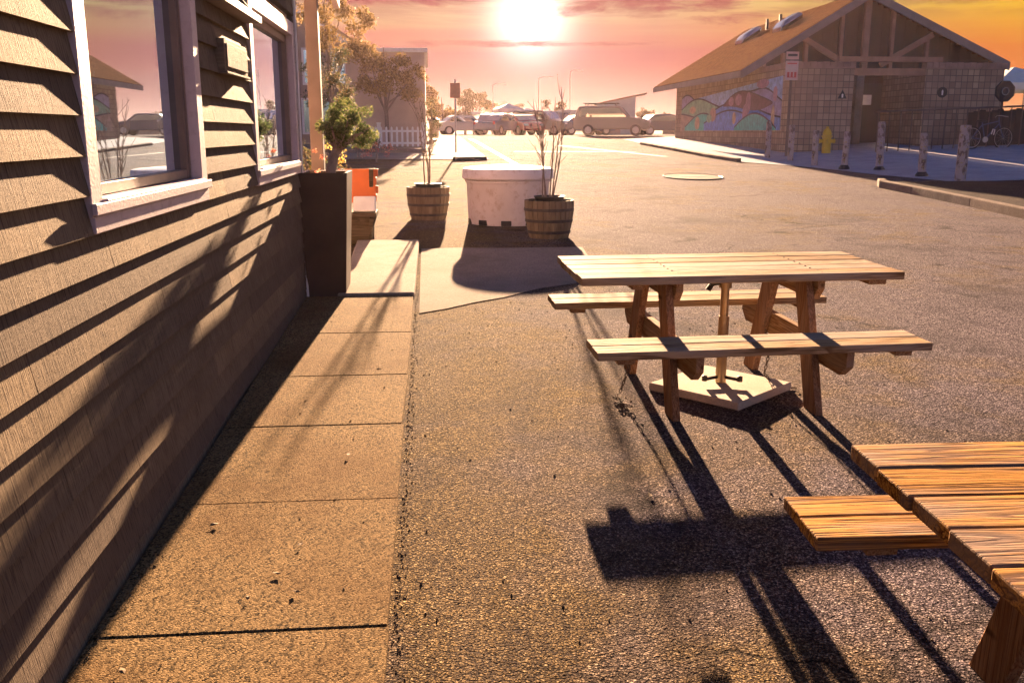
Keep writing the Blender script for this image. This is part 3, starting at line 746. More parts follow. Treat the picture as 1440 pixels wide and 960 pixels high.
def tree(name,label,cat,loc,h,blobs,leafmat,n,size,seed,group=None,r=.09,bark='bark'):
    T=thing(name,label,cat,loc,0,group); rnd=random.Random(seed); t=MB(); c=MB()
    top=Vector((rnd.uniform(-.2,.2),rnd.uniform(-.2,.2),h)); 
    t.tube([(0,0,-.1),(top.x*.2,top.y*.3,h*.35),(top.x*.7,top.y*.6,h*.7),tuple(top)],[r,r*.8,r*.55,r*.15],9)
    for (p,rad) in blobs:
        st=Vector((top.x*.4,top.y*.4,h*rnd.uniform(.3,.6))); p=Vector(p)
        mid=st.lerp(p,.5)+Vector((rnd.uniform(-.1,.1),rnd.uniform(-.1,.1),.1))*h*.2
        t.tube([st,mid,p],[r*.45,r*.28,r*.08],6)
        k=max(6,int(n/8))
        for i in range(8):
            d=Vector((rnd.gauss(0,1),rnd.gauss(0,1),rnd.gauss(0,.8))).normalized()*rnd.uniform(.2,.8)
            c.blob((p.x+d.x*rad,p.y+d.y*rad,p.z+d.z*rad*.8),(rad*.42,rad*.42,rad*.34),k,size,rnd,.15)
    t.build('trunk',M[bark],T,smooth=True); c.build('crown',M[leafmat],T); return T
z=zg(24)
tree('tree','tree with sparse orange leaves in front of the flat brown wing','tree',(-1.55,35.5,1.05),3.6,[((-1.2,0,3.4),.8),((-.4,.2,3.1),.8),((.3,-.1,2.6),.75),((.9,.1,2.0),.7),((-.6,0,2.3),.7),((.6,.1,3.0),.5),((.2,-.5,2.2),.8),((1.1,-.4,2.6),.6),((-.5,-.5,2.9),.7)],'orangeleaf',620,.11,41,None,.09)
tree('tree','orange brown tree crown reaching above the parapet beside the white gable','tree',(-3.4,34.5,1.0),5.0,[((-.6,0,4.6),.9),((.5,0,4.9),.8),((1.1,.2,4.4),.75),((-.1,0,3.8),.9),((.9,0,3.6),.7)],'orangeleaf',620,.12,43,None,.1)
tree('tree','dark olive bushy tree next to the porch post','tree',(-2.45,24.5,.68),2.9,[((-.5,0,2.5),.55),((0,0,2.15),.6),((.4,.1,1.75),.5),((-.4,.1,1.7),.6),((.2,0,2.75),.4)],'oliveleaf',380,.08,44,None,.07)
tree('bush','low flowering bush with yellow blooms beside the porch post','bush',(-1.9,18.5,.5),1.0,[((-.2,0,.75),.3),((.1,0,.6),.3),((-.35,0,.4),.3),((.25,.1,.35),.3)],'yellowflower',120,.045,45,None,.03)
tree('bush','pale pink flowering bush at the foot of the fence','bush',(-1.55,27.5,.75),.8,[((-.5,0,.45),.32),((0,0,.5),.32),((.4,0,.35),.28),((-.2,.1,.25),.3)],'pinkflower',110,.05,46,None,.03)
tree('bush','green bush growing against the picket fence','bush',(-2.2,29.5,.82),1.0,[((-.5,0,.55),.4),((0,.1,.65),.4),((.5,0,.45),.36)],'shrubleaf',200,.06,47,None,.03)
tree('bush','small pale bush where the picket fence ends','bush',(.1,36,1.1),1.6,[((0,0,1.2),.35),((.15,0,.8),.35),((-.1,.1,1.6),.3),((0,0,.4),.3)],'oliveleaf',150,.07,48,None,.03)
tree('bush','leafy dark bush behind the porch post','bush',(-1.75,14.3,.40),1.3,[((-.25,0,.9),.35),((.05,.1,.7),.35),((-.1,0,.35),.35),((.2,.2,.35),.3)],'oliveleaf',260,.05,49,None,.03)

# ------------------------------------------------------------------ restroom building
Z=0.0
BL=thing('restroom_building','block walled building with a steep shingle roof and wave mural','building',(0,0,0))
w=MB()
w.box(11.6,30.0,.5,11.8,44.0,3.62)                    # mural side
w.box(11.801,30.0,.6,13.75,30.2,3.60)                 # front left
w.box(16.15,30.0,.8,18.85,30.2,3.60)                  # front right
w.box(18.65,30.201,.8,18.85,44.0,3.62); w.box(11.801,43.8,.6,18.649,44.0,3.62)
w.box(11.801,32.9,.7,14.55,33.1,3.62); w.box(16.6,32.9,.7,18.649,33.1,3.62)
w.box(13.55,30.201,.7,13.75,32.899,3.60); w.box(16.15,30.201,.7,16.35,32.899,3.60)
w.box(11.62,32.75,3.621,11.78,43.9,4.06)
w.build('wall',M['block'],BL,bevel=.008)
for (a,b) in ((11.58,13.77),(16.13,18.9)):
    q=MB(); n=int((b-a)/.21); q.box(a,29.95,3.602,b,30.21,3.66)
    for k in range(n):
        x=a+(b-a)*k/n; q.box(x+.008,29.94,3.65,x+(b-a)/n-.008,30.22,3.80+.012*(k%2))
    q.build('parapet',M['blockcap'],BL,bevel=.01)
q=MB(); q.box(11.57,30.24,3.622,11.82,32.85,3.68)
for k in range(13): q.box(11.56,30.24+k*.2,3.67,11.83,30.42+k*.2,3.80+.012*(k%2))
q.build('parapet',M['blockcap'],BL,bevel=.01)
q=MB(); q.box(13.4,30.03,3.40,16.5,30.19,3.62); q.box(13.2,29.99,3.82,16.7,30.18,3.98); q.build('beam',M['timber'],BL,bevel=.012)
LE=(10.85,3.62); RI=(15.3,6.30); RE=(20.6,3.95); U0,U1=32.6,45.4
q=MB()
for a,b in ((LE,RI),(RI,RE)):
    q.add([(a[0],U0,a[1]),(b[0],U0,b[1]),(b[0],U1,b[1]),(a[0],U1,a[1]),(a[0],U0,a[1]+.1),(b[0],U0,b[1]+.1),(b[0],U1,b[1]+.1),(a[0],U1,a[1]+.1)],[(0,3,2,1),(4,5,6,7),(0,1,5,4),(1,2,6,5),(2,3,7,6),(3,0,4,7)])
ro=q.build('roof',M['shingle'],BL)
q=MB()
for a,b in ((LE,RI),(RI,RE)):
    q.prism([(a[0],a[1]-.20),(b[0],b[1]-.20),(b[0],b[1]+.08),(a[0],a[1]+.08)],U0-.09,U0-.005,'y')
q.box(LE[0]-.05,U0-.09,LE[1]-.16,LE[0]+.02,U1,LE[1]+.06); q.build('fascia',M['fascia'],BL)
sl=(RI[1]-LE[1])/(RI[0]-LE[0])
for (xc,yc,hx,hy) in ((13.95,41.2,.42,.5),(14.1,37.1,.42,.5)):
    k=MB(); zc=LE[1]+.1+sl*(xc-LE[0]); vs=[]
    for dz,sx in ((.0,1.),(.16,1.),(.30,.72)):
        for i,j in ((-1,-1),(1,-1),(1,1),(-1,1)): vs.append((xc+i*hx*sx,yc+j*hy*sx,zc+sl*i*hx*sx+dz))
    k.add(vs,[(0,1,5,4),(1,2,6,5),(2,3,7,6),(3,0,4,7),(4,5,9,8),(5,6,10,9),(6,7,11,10),(7,4,8,11),(8,9,10,11)])
    k.build('skylight',M['darkglass'],ro,bevel=.03)
for (xc,yc) in ((14.45,40.3),(14.5,38.9)):
    k=MB(); zc=LE[1]+sl*(xc-LE[0]); k.tube([(xc,yc,zc),(xc,yc,zc+.5)],.06,10); k.build('vent_pipe',M['iron'],ro,smooth=True)
# gable infill and trusses
q=MB(); 
for k in range(40):
    x=11.75+k*.215; 
    zt=(LE[1]+sl*(x+.1-LE[0]) if x<RI[0] else RI[1]+(RE[1]-RI[1])/(RE[0]-RI[0])*(x+.1-RI[0]))-.06
    q.box(x,33.11+.012*(k%2),3.5,x+.213,33.15+.012*(k%2),zt)
q.build('gable_boards',M['slate'],BL)
q=MB(); yq=32.82
for x,zt in ((15.35,6.2),(14.45,5.6),(16.3,5.75),(13.2,4.75),(17.6,4.85),(12.4,4.3)):
    wd_=.22 if abs(x-15.35)<.1 else .13; q.box(x-wd_/2,yq-.08,3.62,x+wd_/2,yq+.08,zt)
q.beam((13.0,yq-.1,4.82),(14.6,yq-.1,3.95),.12,.19,(0,0,1)); q.beam((17.75,yq-.1,4.95),(15.9,yq-.1,3.90),.12,.19,(0,0,1))
q.box(11.85,yq-.09,3.63,19.,yq+.11,3.80); q.build('truss',M['timber'],BL,bevel=.01)
q=MB(); q.box(15.0,32.5,.9,15.28,32.78,3.62); q.build('column',M['pale'],BL,bevel=.012)
q=MB(); q.box(15.45,33.0,.95,16.58,33.06,3.3); do=q.build('door',M['door'],BL,bevel=.006)
q=MB(); q.box(15.5,32.985,2.55,15.82,32.998,2.90); q.build('notice',M['white'],do)
q=MB(); q.box(14.57,33.0,3.3,16.58,33.08,3.6); q.build('lintel',M['slate'],BL)
q=MB(); q.box(14.57,33.02,.9,14.99,33.07,3.3); q.build('door',M['slate'],BL)
# wall symbols
q=MB(); q.prism([(13.24,2.66),(13.54,2.66),(13.39,2.94)],29.975,29.997,'y'); so=q.build('symbol_plate',M['black'],BL)
q=MB(); q.prism([(13.365,2.69),(13.415,2.69),(13.42,2.79),(13.39,2.82),(13.36,2.79)],29.970,29.974,'y'); q.build('symbol',M['white'],so)
q=MB(); q.prism([(16.77+.17*math.cos(2*math.pi*k/28),2.87+.17*math.sin(2*math.pi*k/28)) for k in range(28)],29.975,29.997,'y'); so=q.build('symbol_plate',M['black'],BL)
q=MB(); q.prism([(16.745,2.78),(16.795,2.78),(16.80,2.91),(16.77,2.96),(16.74,2.91)],29.970,29.974,'y'); q.build('symbol',M['white'],so)
# mural: layered wave shapes painted on the side wall (x = depth axis out of the wall, drawn in y,z)
mats=[M['mu_'+k] for k in mural_cols]; idx={k:i for i,k in enumerate(mural_cols)}
mu=MB(); lay=[0]
def mp(colr,pts):
    lay[0]+=1; mu.mi=idx[colr]; x=11.598-.0022*lay[0]
    mu.prism([(30.55+(1-a)*12.4,1.66+b*1.75) for a,b in pts],x-.0015,x+.0005,'x')
def wave(colr,base,fn,a0=0,a1=1,n=40,line=True):
    up=[(a0+(a1-a0)*i/n,fn((a0+(a1-a0)*i/n))) for i in range(n+1)]
    if line: mp('line',[(a,min(1,b+.035)) for a,b in up]+[(a,max(0,b-.001)) for a,b in reversed(up)])
    mp(colr,up+[(a,base) for a,b in reversed(up)])
S_=math.sin
mp('sky',[(0,0),(1,0),(1,1),(0,.72)])
wave('lilac',0,lambda a:.66+.16*S_(a*9+1)+.05*S_(a*23))
wave('green',0,lambda a:.40+.34*max(0,S_(a*3.6+.6))**2*(1-a*.4)+.06*S_(a*11),0,.62)
wave('tan',0,lambda a:.34+.07*S_(a*9+2),0,.30)
wave('blue',0,lambda a:.40+.18*S_(a*7-2.6),.40,1)
# dark leaf-shaped form with rosy shapes inside it
n=24; leafp=[(.50+.44*i/n,.52+.05*S_(i/n*6)+.26*S_(math.pi*i/n)**.8) for i in range(n+1)]+[(.94-.44*i/n,.52+.05*S_((n-i)/n*6)-.10*S_(math.pi*i/n)) for i in range(1,n)]
mp('line',[(a,b+.02) for a,b in leafp]); mp('plum',leafp)
for cx,cy,rx,ry in ((.58,.62,.025,.10),(.65,.64,.03,.12),(.74,.56,.022,.22)): mp('rose',[(cx+rx*math.cos(t*.52),cy+ry*S_(t*.52)) for t in range(12)])
wave('teal',0,lambda a:.05+.34*max(0,S_((a-.04)*6.5))**1.2,.06,.50)
wave('blue',0,lambda a:.20+.16*S_(a*8+3.4)+.1*a,.30,.88)
for cx,cy,rx,ry,cc in ((.22,.18,.03,.16,'sand'),(.40,.36,.035,.16,'tan'),(.36,.28,.03,.10,'green'),(.62,.26,.016,.13,'sand'),(.72,.34,.024,.20,'rose'),(.16,.5,.04,.09,'sand'),(.95,.22,.014,.26,'sand'),(.96,.68,.016,.14,'rose'),(.86,.90,.05,.09,'rose')):
    mp(cc,[(cx+rx*math.cos(t*.52),max(0,cy+ry*S_(t*.52))) for t in range(12)])
wave('teal',0,lambda a:.02+.30*max(0,S_((a-.62)*8.7)),.63,.98)
mu.build('mural',mats,BL)

# no-parking style sign on its pole at the corner
T=thing('sign_post','faded pink sign pair on a brown pole at the mural corner','sign',(11.1,28.6,zg(28.6)),0)
b=MB(); b.box(-.04,-.03,0,.04,.03,3.2); b.build('post',M['post'],T,bevel=.005)
b=MB(); b.box(-.21,-.05,2.36,.19,-.032,2.93); pl=b.build('sign_plate',M['signpink'],T,bevel=.004)
b=MB()
for k in range(3): b.box(-.15+.11*k,-.056,2.44,-.08+.11*k,-.0505,2.60)
b.box(-.15,-.0555,2.435,.14,-.0502,2.455); b.build('lettering',M['signred'],pl)
b=MB(); b.box(-.16,-.056,2.83,.14,-.0505,2.87); b.build('stripe',M['signred'],pl)
b=MB(); b.box(-.21,-.05,2.97,.19,-.032,3.20); pl=b.build('sign_plate',M['signpink'],T,bevel=.004)
b=MB(); b.box(-.16,-.056,3.06,.14,-.0505,3.13); b.build('lettering',M['iron'],pl)

# ------------------------------------------------------------------ bollards, hydrant
BO=[(10.40,28.32,1.13,'slim pinkish post farthest along the row beside the mural'),(10.54,26.81,1.06,'slim brown post second in the row from the mural'),(10.45,24.84,.95,'grey post standing left of the yellow hydrant'),
    (10.63,23.37,.96,'brown post with a flared foot right of the hydrant'),(11.28,22.78,1.22,'tall scabby post in front of the entry railing'),(11.36,20.85,1.00,'leaning thin post with flared foot below the round sign'),(11.55,19.57,1.20,'thick white post with heavily peeling paint at the gravel edge')]
for i,(x,y,h,lab) in enumerate(BO):
    big=i==6; T=thing('bollard',lab,'bollard',(x,y,zg(y)+.01),R(12*i),'wooden posts along the pavement edge'); T.rotation_euler=(R((0,1,-1,1,-1,-1,1)[i]),R((0,-1,0,1,0,-3,3)[i]),R(12*i))
    r=.115 if big else (.085 if i<4 else .09)
    b=MB(); b.lathe([(r,-.05),(r*1.0,.3),(r*.97,h-.04),(r*.9,h-.005),(r*.3,h)],14); b.build('shaft',M['bollard'],T,smooth=True)
    if i in (3,4,5): b=MB(); b.lathe([(r*1.7,.0),(r*1.6,.05),(r*1.05,.12)],12,close=False); b.build('foot',M['iron'],T,smooth=True)
x,y=12.55,29.0; z=zg(y)+terr(x,y)+.02
T=thing('fire_hydrant','yellow fire hydrant on the shaded pavement among the posts','hydrant',(x,y,z)); T.scale=(1.2,1.2,1.12)
b=MB(); b.lathe([(.17,0),(.17,.05),(.115,.06),(.115,.50),(.14,.51),(.14,.55),(.11,.56),(.12,.60),(.09,.70),(.04,.75),(.035,.80),(.01,.80)],20); b.build('barrel',M['yellow'],T,smooth=True)
for a in (0,180,270):
    b=MB(); d=Vector((math.cos(R(a)),math.sin(R(a)),0)); b.tube([d*.08+Vector((0,0,.40)),d*.19+Vector((0,0,.40))],.055,12); b.tube([d*.19+Vector((0,0,.40)),d*.215+Vector((0,0,.40))],.068,6); b.build('nozzle',M['yellow'],T,smooth=True)

# railing, bike and tents on the right
yr=28.4
T=thing('railing','brown metal railing in front of the restroom entry','railing',(0,0,0)); b=MB()
def pz(x,y): return zg(y)+terr(x,y)+.016
xs_=[13.9+.36*k for k in range(18)]
b.tube([(13.8,yr,pz(13.8,yr)+1.30),(20.2,yr,pz(20.2,yr)+1.22)],.03,8); b.build('top_rail',M['post'],T,smooth=True)
b=MB()
for x in xs_: b.tube([(x,yr,pz(x,yr)),(x,yr,pz(x,yr)+1.27)],.019,6)
b.build('balusters',M['post'],T,smooth=True)
T=thing('board_fence','black board fence behind the bicycle at the right','fence',(0,0,0)); b=MB()
for k in range(28): x=17.0+k*.2; b.box(x,28.75+.012*(k%2),pz(x,28.7)-.1,x+.19,28.78+.012*(k%2),pz(x,28.7)+1.12+.03*(k%3))
b.build('boards',M['black'],T)
b=MB(); b.box(17.,28.79+.02,1.4,22.6,28.86,1.5); b.build('rail',M['black'],T)
# bicycle
T=thing('bicycle','dark bicycle leaning at the railing with a white lock','bicycle',(17.2,27.9,pz(17.2,27.9)),R(4))
for cx in (-.52,.55):
    b=MB(); b.torus((cx,0,.35),.325,.022,'y',32,8); wo=b.build('wheel',M['rubber'],T,smooth=True)
    b=MB(); b.torus((cx,0,.35),.295,.009,'y',32,6)
    for k in range(12): a=k*math.pi/6; b.tube([(cx,0,.35),(cx+.295*math.cos(a),0,.35+.295*math.sin(a))],.002,4)
    b.build('rim',M['steel'],wo,smooth=True)
b=MB()
for p,q in (((-.52,0,.35),(-.08,0,.30)),((-.08,0,.30),(-.22,0,.82)),((-.52,0,.35),(-.2,0,.76)),((-.08,0,.30),(.36,0,.78)),((-.2,0,.74),(.35,0,.86)),((.55,0,.35),(.36,0,.78)),((.36,0,.78),(.33,0,.98))): b.tube([p,q],.018,8)
b.build('frame',M['car_d'],T,smooth=True)
b=MB(); b.tube([(.42,-.30,.98),(.33,-.1,1.02),(.33,.1,1.02),(.42,.30,.98)],.013,8); b.build('handlebar',M['steel'],T,smooth=True)
b=MB(); b.prism([(-.37,-.08),(-.30,-.09),(-.08,-.02),(-.08,.02),(-.30,.09),(-.37,.08)],.84,.89,'z'); b.build('saddle',M['black'],T,bevel=.015)
b=MB(); b.lathe([(.09,-.01),(.09,.01)],18,M=Matrix.Translation((-.08,-.03,.30))@Matrix.Rotation(R(90),4,'X')); b.build('chainring',M['steel'],T,smooth=True)
b=MB(); b.tube([(.1,-.04,.46),(.13,-.06,.62),(.2,-.05,.60),(.18,-.04,.44)],.016,8); b.build('lock',M['white'],T,smooth=True)
T=thing('ring_sign','black eight sided sign with a ring emblem on a post by the fence','sign',(17.75,28.2,pz(17.75,28.2))); b=MB()
b.tube([(0,0,0),(0,0,1.9)],.035,8); b.build('post',M['iron'],T,smooth=True)
b=MB(); b.prism([(.34*math.cos(math.pi/8+k*math.pi/4),1.72+.34*math.sin(math.pi/8+k*math.pi/4)) for k in range(8)],-.10,-.04,'y'); pl=b.build('sign_plate',M['black'],T,bevel=.02)
b=MB(); b.torus((0,-.108,1.72),.11,.016,'y',24,6); b.build('emblem',M['steel'],pl,smooth=True)
def tent(loc,w,mat,label,rz=0):
    T=thing('canopy_tent',label,'tent',loc,R(rz),'canopy tents')
    b=MB(); b.add([(-w,-w,2.1),(w,-w,2.1),(w,w,2.1),(-w,w,2.1),(0,0,2.1+w*.42),(-w,-w,1.85),(w,-w,1.85),(w,w,1.85),(-w,w,1.85)],[(0,1,4),(1,2,4),(2,3,4),(3,0,4),(0,5,6,1),(1,6,7,2),(2,7,8,3),(3,8,5,0)]); b.build('canopy',M[mat],T)
    for i,j in ((-1,-1),(1,-1),(1,1),(-1,1)): b=MB(); b.tube([(i*w*.97,j*w*.97,0),(i*w*.97,j*w*.97,2.08)],.03,6); b.build('leg',M['steel'],T)
tent((21.4,33.5,1.2),1.5,'whitetarp','white canopy tent right of the restroom building')
tent((24.6,35.5,1.3),1.6,'bluetarp','blue canopy tent beside the white one at the right edge')
tent((6.0,72,1.2),1.0,'whitetarp','white canopy tent among the far parked cars',8)
tent((8.6,84,1.1),1.2,'whitetarp','wide white canopy tent behind the far parked van',20)

# ------------------------------------------------------------------ vehicles
def car(loc,rz,kind,paint_,label,group='vehicles parked across the lot'):
    T=thing('parked_car',label,'car',loc,R(rz),group)
    if kind=='suv': L,W,Hh=4.7,1.85,1.78; prof=[(-2.35,.45),(-2.32,.95),(-2.25,1.02),(-2.05,1.68),(-1.9,1.76),(.35,1.78),(.55,1.74),(1.1,1.12),(2.05,1.02),(2.3,.88),(2.35,.5),(2.2,.38),(-2.25,.38)]; gl=[(-1.98,1.12),(-1.86,1.62),(.38,1.64),(.88,1.12)]
    elif kind=='van': L,W,Hh=5.0,1.9,2.1; prof=[(-2.5,.45),(-2.5,1.9),(-2.35,2.08),(1.2,2.1),(1.5,2.0),(2.05,1.2),(2.45,1.0),(2.5,.5),(2.35,.36),(-2.4,.36)]; gl=[(-.2,1.3),(-.2,1.85),(1.25,1.85),(1.68,1.3)]
    else: L,W,Hh=4.4,1.75,1.45; prof=[(-2.2,.45),(-2.15,.9),(-1.6,.98),(-1.05,1.40),(-.8,1.44),(.3,1.44),(.55,1.40),(1.15,.98),(1.95,.86),(2.18,.7),(2.2,.42),(2.05,.32),(-2.1,.32)]; gl=[(-1.35,.98),(-.9,1.34),(.35,1.34),(.9,.98)]
    b=MB(); b.prism(prof,-W/2,W/2,'y'); b.build('body',paint_,T,bevel=.09,seg=3)
    for s_ in (-1,1): b=MB(); b.prism(gl,s_*(W/2+.002),s_*(W/2+.012),'y'); b.build('side_window',M['darkglass'],T)
    i0=[i for i,p in enumerate(prof) if p[0]>.2 and p[1]>1.3][-1]; a,c=prof[i0],prof[i0+1]; n=Vector((-(c[1]-a[1]),0,(c[0]-a[0]))).normalized()
    if n.x<0: n=-n
    b=MB(); vs=[]
    for off in (.004,.012):
        for p,y in ((Vector((a[0],0,a[1])).lerp(Vector((c[0],0,c[1])),.12),-.42*W),(Vector((a[0],0,a[1])).lerp(Vector((c[0],0,c[1])),.12),.42*W),(Vector((a[0],0,a[1])).lerp(Vector((c[0],0,c[1])),.92),.42*W),(Vector((a[0],0,a[1])).lerp(Vector((c[0],0,c[1])),.92),-.42*W)): vs.append((p.x+n.x*off,y,p.z+n.z*off))
    b.add(vs,[(0,3,2,1),(4,5,6,7),(0,1,5,4),(1,2,6,5),(2,3,7,6),(3,0,4,7)]); b.build('windscreen',M['darkglass'],T)
    for x in (-L*.30,L*.31):
        for s_ in (-1,1):
            b=MB(); Mx=Matrix.Translation((x,s_*(W/2-.09),.34))@Matrix.Rotation(R(90),4,'X'); b.lathe([(.2,-.11),(.33,-.11),(.345,-.08),(.345,.08),(.33,.11),(.2,.11)],22,M=Mx); wh=b.build('wheel',M['rubber'],T,smooth=True)
            b=MB(); Mx=Matrix.Translation((x,s_*(W/2+.0),.34))@Matrix.Rotation(R(90),4,'X'); b.lathe([(.03,-.03),(.2,-.025),(.21,.02),(.03,.03)],18,M=Mx); b.build('rim',M['steel'],wh,smooth=True)
    for s_ in (-1,1):
        b=MB(); b.cbox((L/2-.07,s_*W*.36,.72 if kind=='car' else .85),(.12,.34,.14)); b.build('headlight',M['white'],T,bevel=.02)
        b=MB(); b.cbox((-L/2+.06,s_*W*.42,.82 if kind=='car' else 1.0),(.08,.16,.2)); b.build('tail_light',M['car_a'],T,bevel=.02)
    return T
car((11.2,57.5,zg(57.5)),-14,'suv',M['car_e'],'grey off road vehicle with roof rack parked nearest the building')
rk=MB(); 
SV=[o for o in col.objects if o.name.startswith('parked_car')][-1]
for x in (-1.5,-.6,.2): rk.box(x-.03,-.7,1.86,x+.03,.7,1.9)
for s_ in (-.7,.7): rk.box(-1.75,s_-.02,1.90,.4,s_+.02,1.94); rk.box(-1.6,s_-.02,1.77,-1.56,s_+.02,1.9); rk.box(.2,s_-.02,1.77,.24,s_+.02,1.9)
rk.build('roof_rack',M['black'],SV)
car((2.6,72,zg(72)),12,'car',M['car_b'],'silver car at the left end of the far parking row')
car((4.8,66,zg(66)),60,'car',M['car_d'],'dark blue car beneath the white far canopy')
car((6.6,68,zg(68)),-70,'car',M['car_a'],'dark red car beside the far white canopy')
car((8.4,70,zg(70)),-35,'suv',M['car_e'],'grey high backed vehicle in the middle of the far parking row')
car((10.0,74,zg(74)),-84,'suv',M['car_g'],'dark green off road vehicle just behind the grey high backed vehicle')
car((11.6,70,zg(70)),8,'car',M['car_d'],'blue car partly hidden behind the bare sapling')
car((13.6,82,zg(82)),-10,'van',M['car_b'],'pale van behind the vehicle with the roof rack')
car((16.6,66,zg(66)),4,'car',M['car_c'],'dark car at the right end of the far row')
car((3.6,92,zg(92)),0,'van',M['car_f'],'white van farthest back on the lot')
# shed
T=thing('shed','blue grey shed with a sloping roof beyond the off road vehicle','shed',(15.9,80,1.38),R(-8))
b=MB(); b.prism([(-1.7,0),(1.5,0),(1.5,3.1),(-1.7,2.45)],-1.5,1.5,'y'); b.build('wall',M['shed'],T)
b=MB(); b.beam((-1.95,0,2.47),(2.4,0,3.36),3.4,.12); b.build('roof',M['houseroof'],T)
b=MB(); b.box(-.6,-1.52,.05,.3,-1.503,2.0); b.build('door',M['fascia'],T)
b=MB(); b.box(22.,88.,1.3,34.,88.12,2.3); o=b.build('low_wall',M['kerb'],None); tag(o,'long pale low wall beyond the lot left of the restroom building','wall')
# far trees
rnd=random.Random(77)
spots=[(1.2,78,3.0,1.0,'bushy tree at the end of the left path'),(3.2,84,3.8,1.5,'broad tree behind the small orange sign'),(4.6,98,4.2,1.7,'tall hazy tree right of the orange sign'),(7.0,105,3.6,1.4,'low tree behind the far canopy'),(9.8,112,3.4,1.5,'hazy tree above the far vans'),(13.2,100,3.8,1.2,'small tree left of the shed'),
       (-.6,64,3.4,1.0,'tree next to the litter bin'),(25.,110,3.0,1.2,'low tree beyond the long pale wall'),(29.,112,2.6,1.1,'small round tree farthest right beyond the lot')]
for i,(x,y,h,r_,lab) in enumerate(spots):
    bl=[((rnd.uniform(-r_,r_)*.9,rnd.uniform(-r_,r_)*.6,h*rnd.uniform(.45,.95)),r_*rnd.uniform(.45,.7)) for k in range(7)]
    tree('tree',lab,'tree',(x,y,zg(y)),h,bl,'farleaf' if i%3 else 'orangeleaf',220,.18,100+i,'far trees beyond the lot',.12)
# light poles
for x,y,h,lab in ((10.4,90,5.2,'thin light pole above the far vans'),(14.3,96,6.2,'taller thin light pole left of the shed'),(6.4,95,4.8,'short thin light pole behind the canopies')):
    T=thing('light_pole',lab,'light pole',(x,y,zg(y)),0,'thin light poles beyond the lot'); b=MB(); b.tube([(0,0,0),(0,0,h)],[.045,.028],8); b.build('pole',M['steel'],T,smooth=True)
    b=MB(); b.tube([(0,0,h-.1),(.5,0,h+.15),(1.0,0,h+.12)],.018,6); b.build('arm',M['steel'],T,smooth=True); b=MB(); b.cbox((1.15,0,h+.1),(.3,.12,.05)); b.build('lamp_head',M['steel'],T,bevel=.02)

# hills beyond
def hill(y,prof,depth):
    m=MB(); m.open=True; n=len(prof)
    for x,h in prof: m.v.append(Vector((x,y,1)))
    for x,h in prof: m.v.append(Vector((x,y+depth*.5,1+h*.8)))
    for x,h in prof: m.v.append(Vector((x,y+depth,1+h)))
    for x,h in prof: m.v.append(Vector((x,y+depth*2,1)))
    for r_ in range(3):
        for i in range(n-1): m.f.append([r_*n+i,r_*n+i+1,(r_+1)*n+i+1,(r_+1)*n+i]); m.m.append(0)
    o=m.build('hills',M['hill'],smooth=True); o['kind']='structure'
rnd=random.Random(2); pr=[]
for i in range(120):
    x=-330+i*5.6
    h=1.5+4.9*math.exp(-((x-23)/15)**2)+3.6*math.exp(-((x-46)/10)**2)+3.5*math.exp(-((x+40)/30)**2)+4*math.exp(-((x-120)/34)**2)+rnd.uniform(-.5,.5); pr.append((x,h))
hill(230,pr,50)

# ------------------------------------------------------------------ haze
if HAZE:=.00012:
    hz=MB(); hz.box(-420,-40,-9,420,420,8.4)
    t=bpy.data.materials.new('sea_haze'); t.use_nodes=True; nt=t.node_tree; nt.nodes.clear()
    o_=nt.nodes.new('ShaderNodeOutputMaterial'); pv=nt.nodes.new('ShaderNodeVolumePrincipled'); pv.inputs['Color'].default_value=(.97,.70,.70,1)
    pv.inputs['Density'].default_value=HAZE; pv.inputs['Anisotropy'].default_value=.7; nt.links.new(pv.outputs[0],o_.inputs['Volume'])
    o=hz.build('haze',t); o['kind']='stuff'

# ------------------------------------------------------------------ sky
SUN_AZ=R(3.6); SUN_EL=R(11.2)     # azimuth measured from +Y towards +X
W=bpy.data.worlds.new('World'); sc.world=W; W.use_nodes=True; nt=W.node_tree; nt.nodes.clear()
class WN(NT):
    def __init__(s): s.t=nt
w=WN(); out=w.n('ShaderNodeOutputWorld'); bg=w.n('ShaderNodeBackground'); w.l(bg.outputs[0],out.inputs[0])
tc=w.n('ShaderNodeTexCoord'); w.tc=tc; nv=w.n('ShaderNodeVectorMath',operation='NORMALIZE'); w.l(tc.outputs['Generated'],nv.inputs[0])
sp=w.n('ShaderNodeSeparateXYZ'); w.l(nv.outputs[0],sp.inputs[0])
az=w.math('ARCTAN2',sp.outputs[0],sp.outputs[1]); el=w.math('ARCSINE',sp.outputs[2])
cx=w.n('ShaderNodeCombineXYZ'); w.l(w.math('MULTIPLY',az,3.2),cx.inputs[0]); w.l(w.math('MULTIPLY',el,34.),cx.inputs[1])
n1=w.noise(cx.outputs[0],1.7,6,.6,.35)
cx2=w.n('ShaderNodeCombineXYZ'); w.l(w.math('MULTIPLY',az,2.0),cx2.inputs[0]); w.l(w.math('MULTIPLY',el,40.),cx2.inputs[1]); cx2.inputs[2].default_value=4.
n2=w.noise(cx2.outputs[0],1.3,4,.5,.2)
eld=w.math('ADD',w.math('MULTIPLY',el,180/math.pi),w.math('MULTIPLY',w.math('SUBTRACT',n2,.5),2.6))
def lin(c): return tuple((x/255/12.92 if x/255<=.04045 else ((x/255+.055)/1.055)**2.4) for x in c)
fac=w.math('DIVIDE',eld,12.)
base=w.ramp(fac,[(0.,lin((238,190,170))),(.14,lin((236,165,155))),(.28,lin((236,128,124))),(.38,lin((222,104,114))),(.46,lin((242,146,122))),(.53,lin((252,196,142))),(.68,lin((255,216,160))),(.82,lin((236,176,156))),(1.,lin((196,150,165)))])
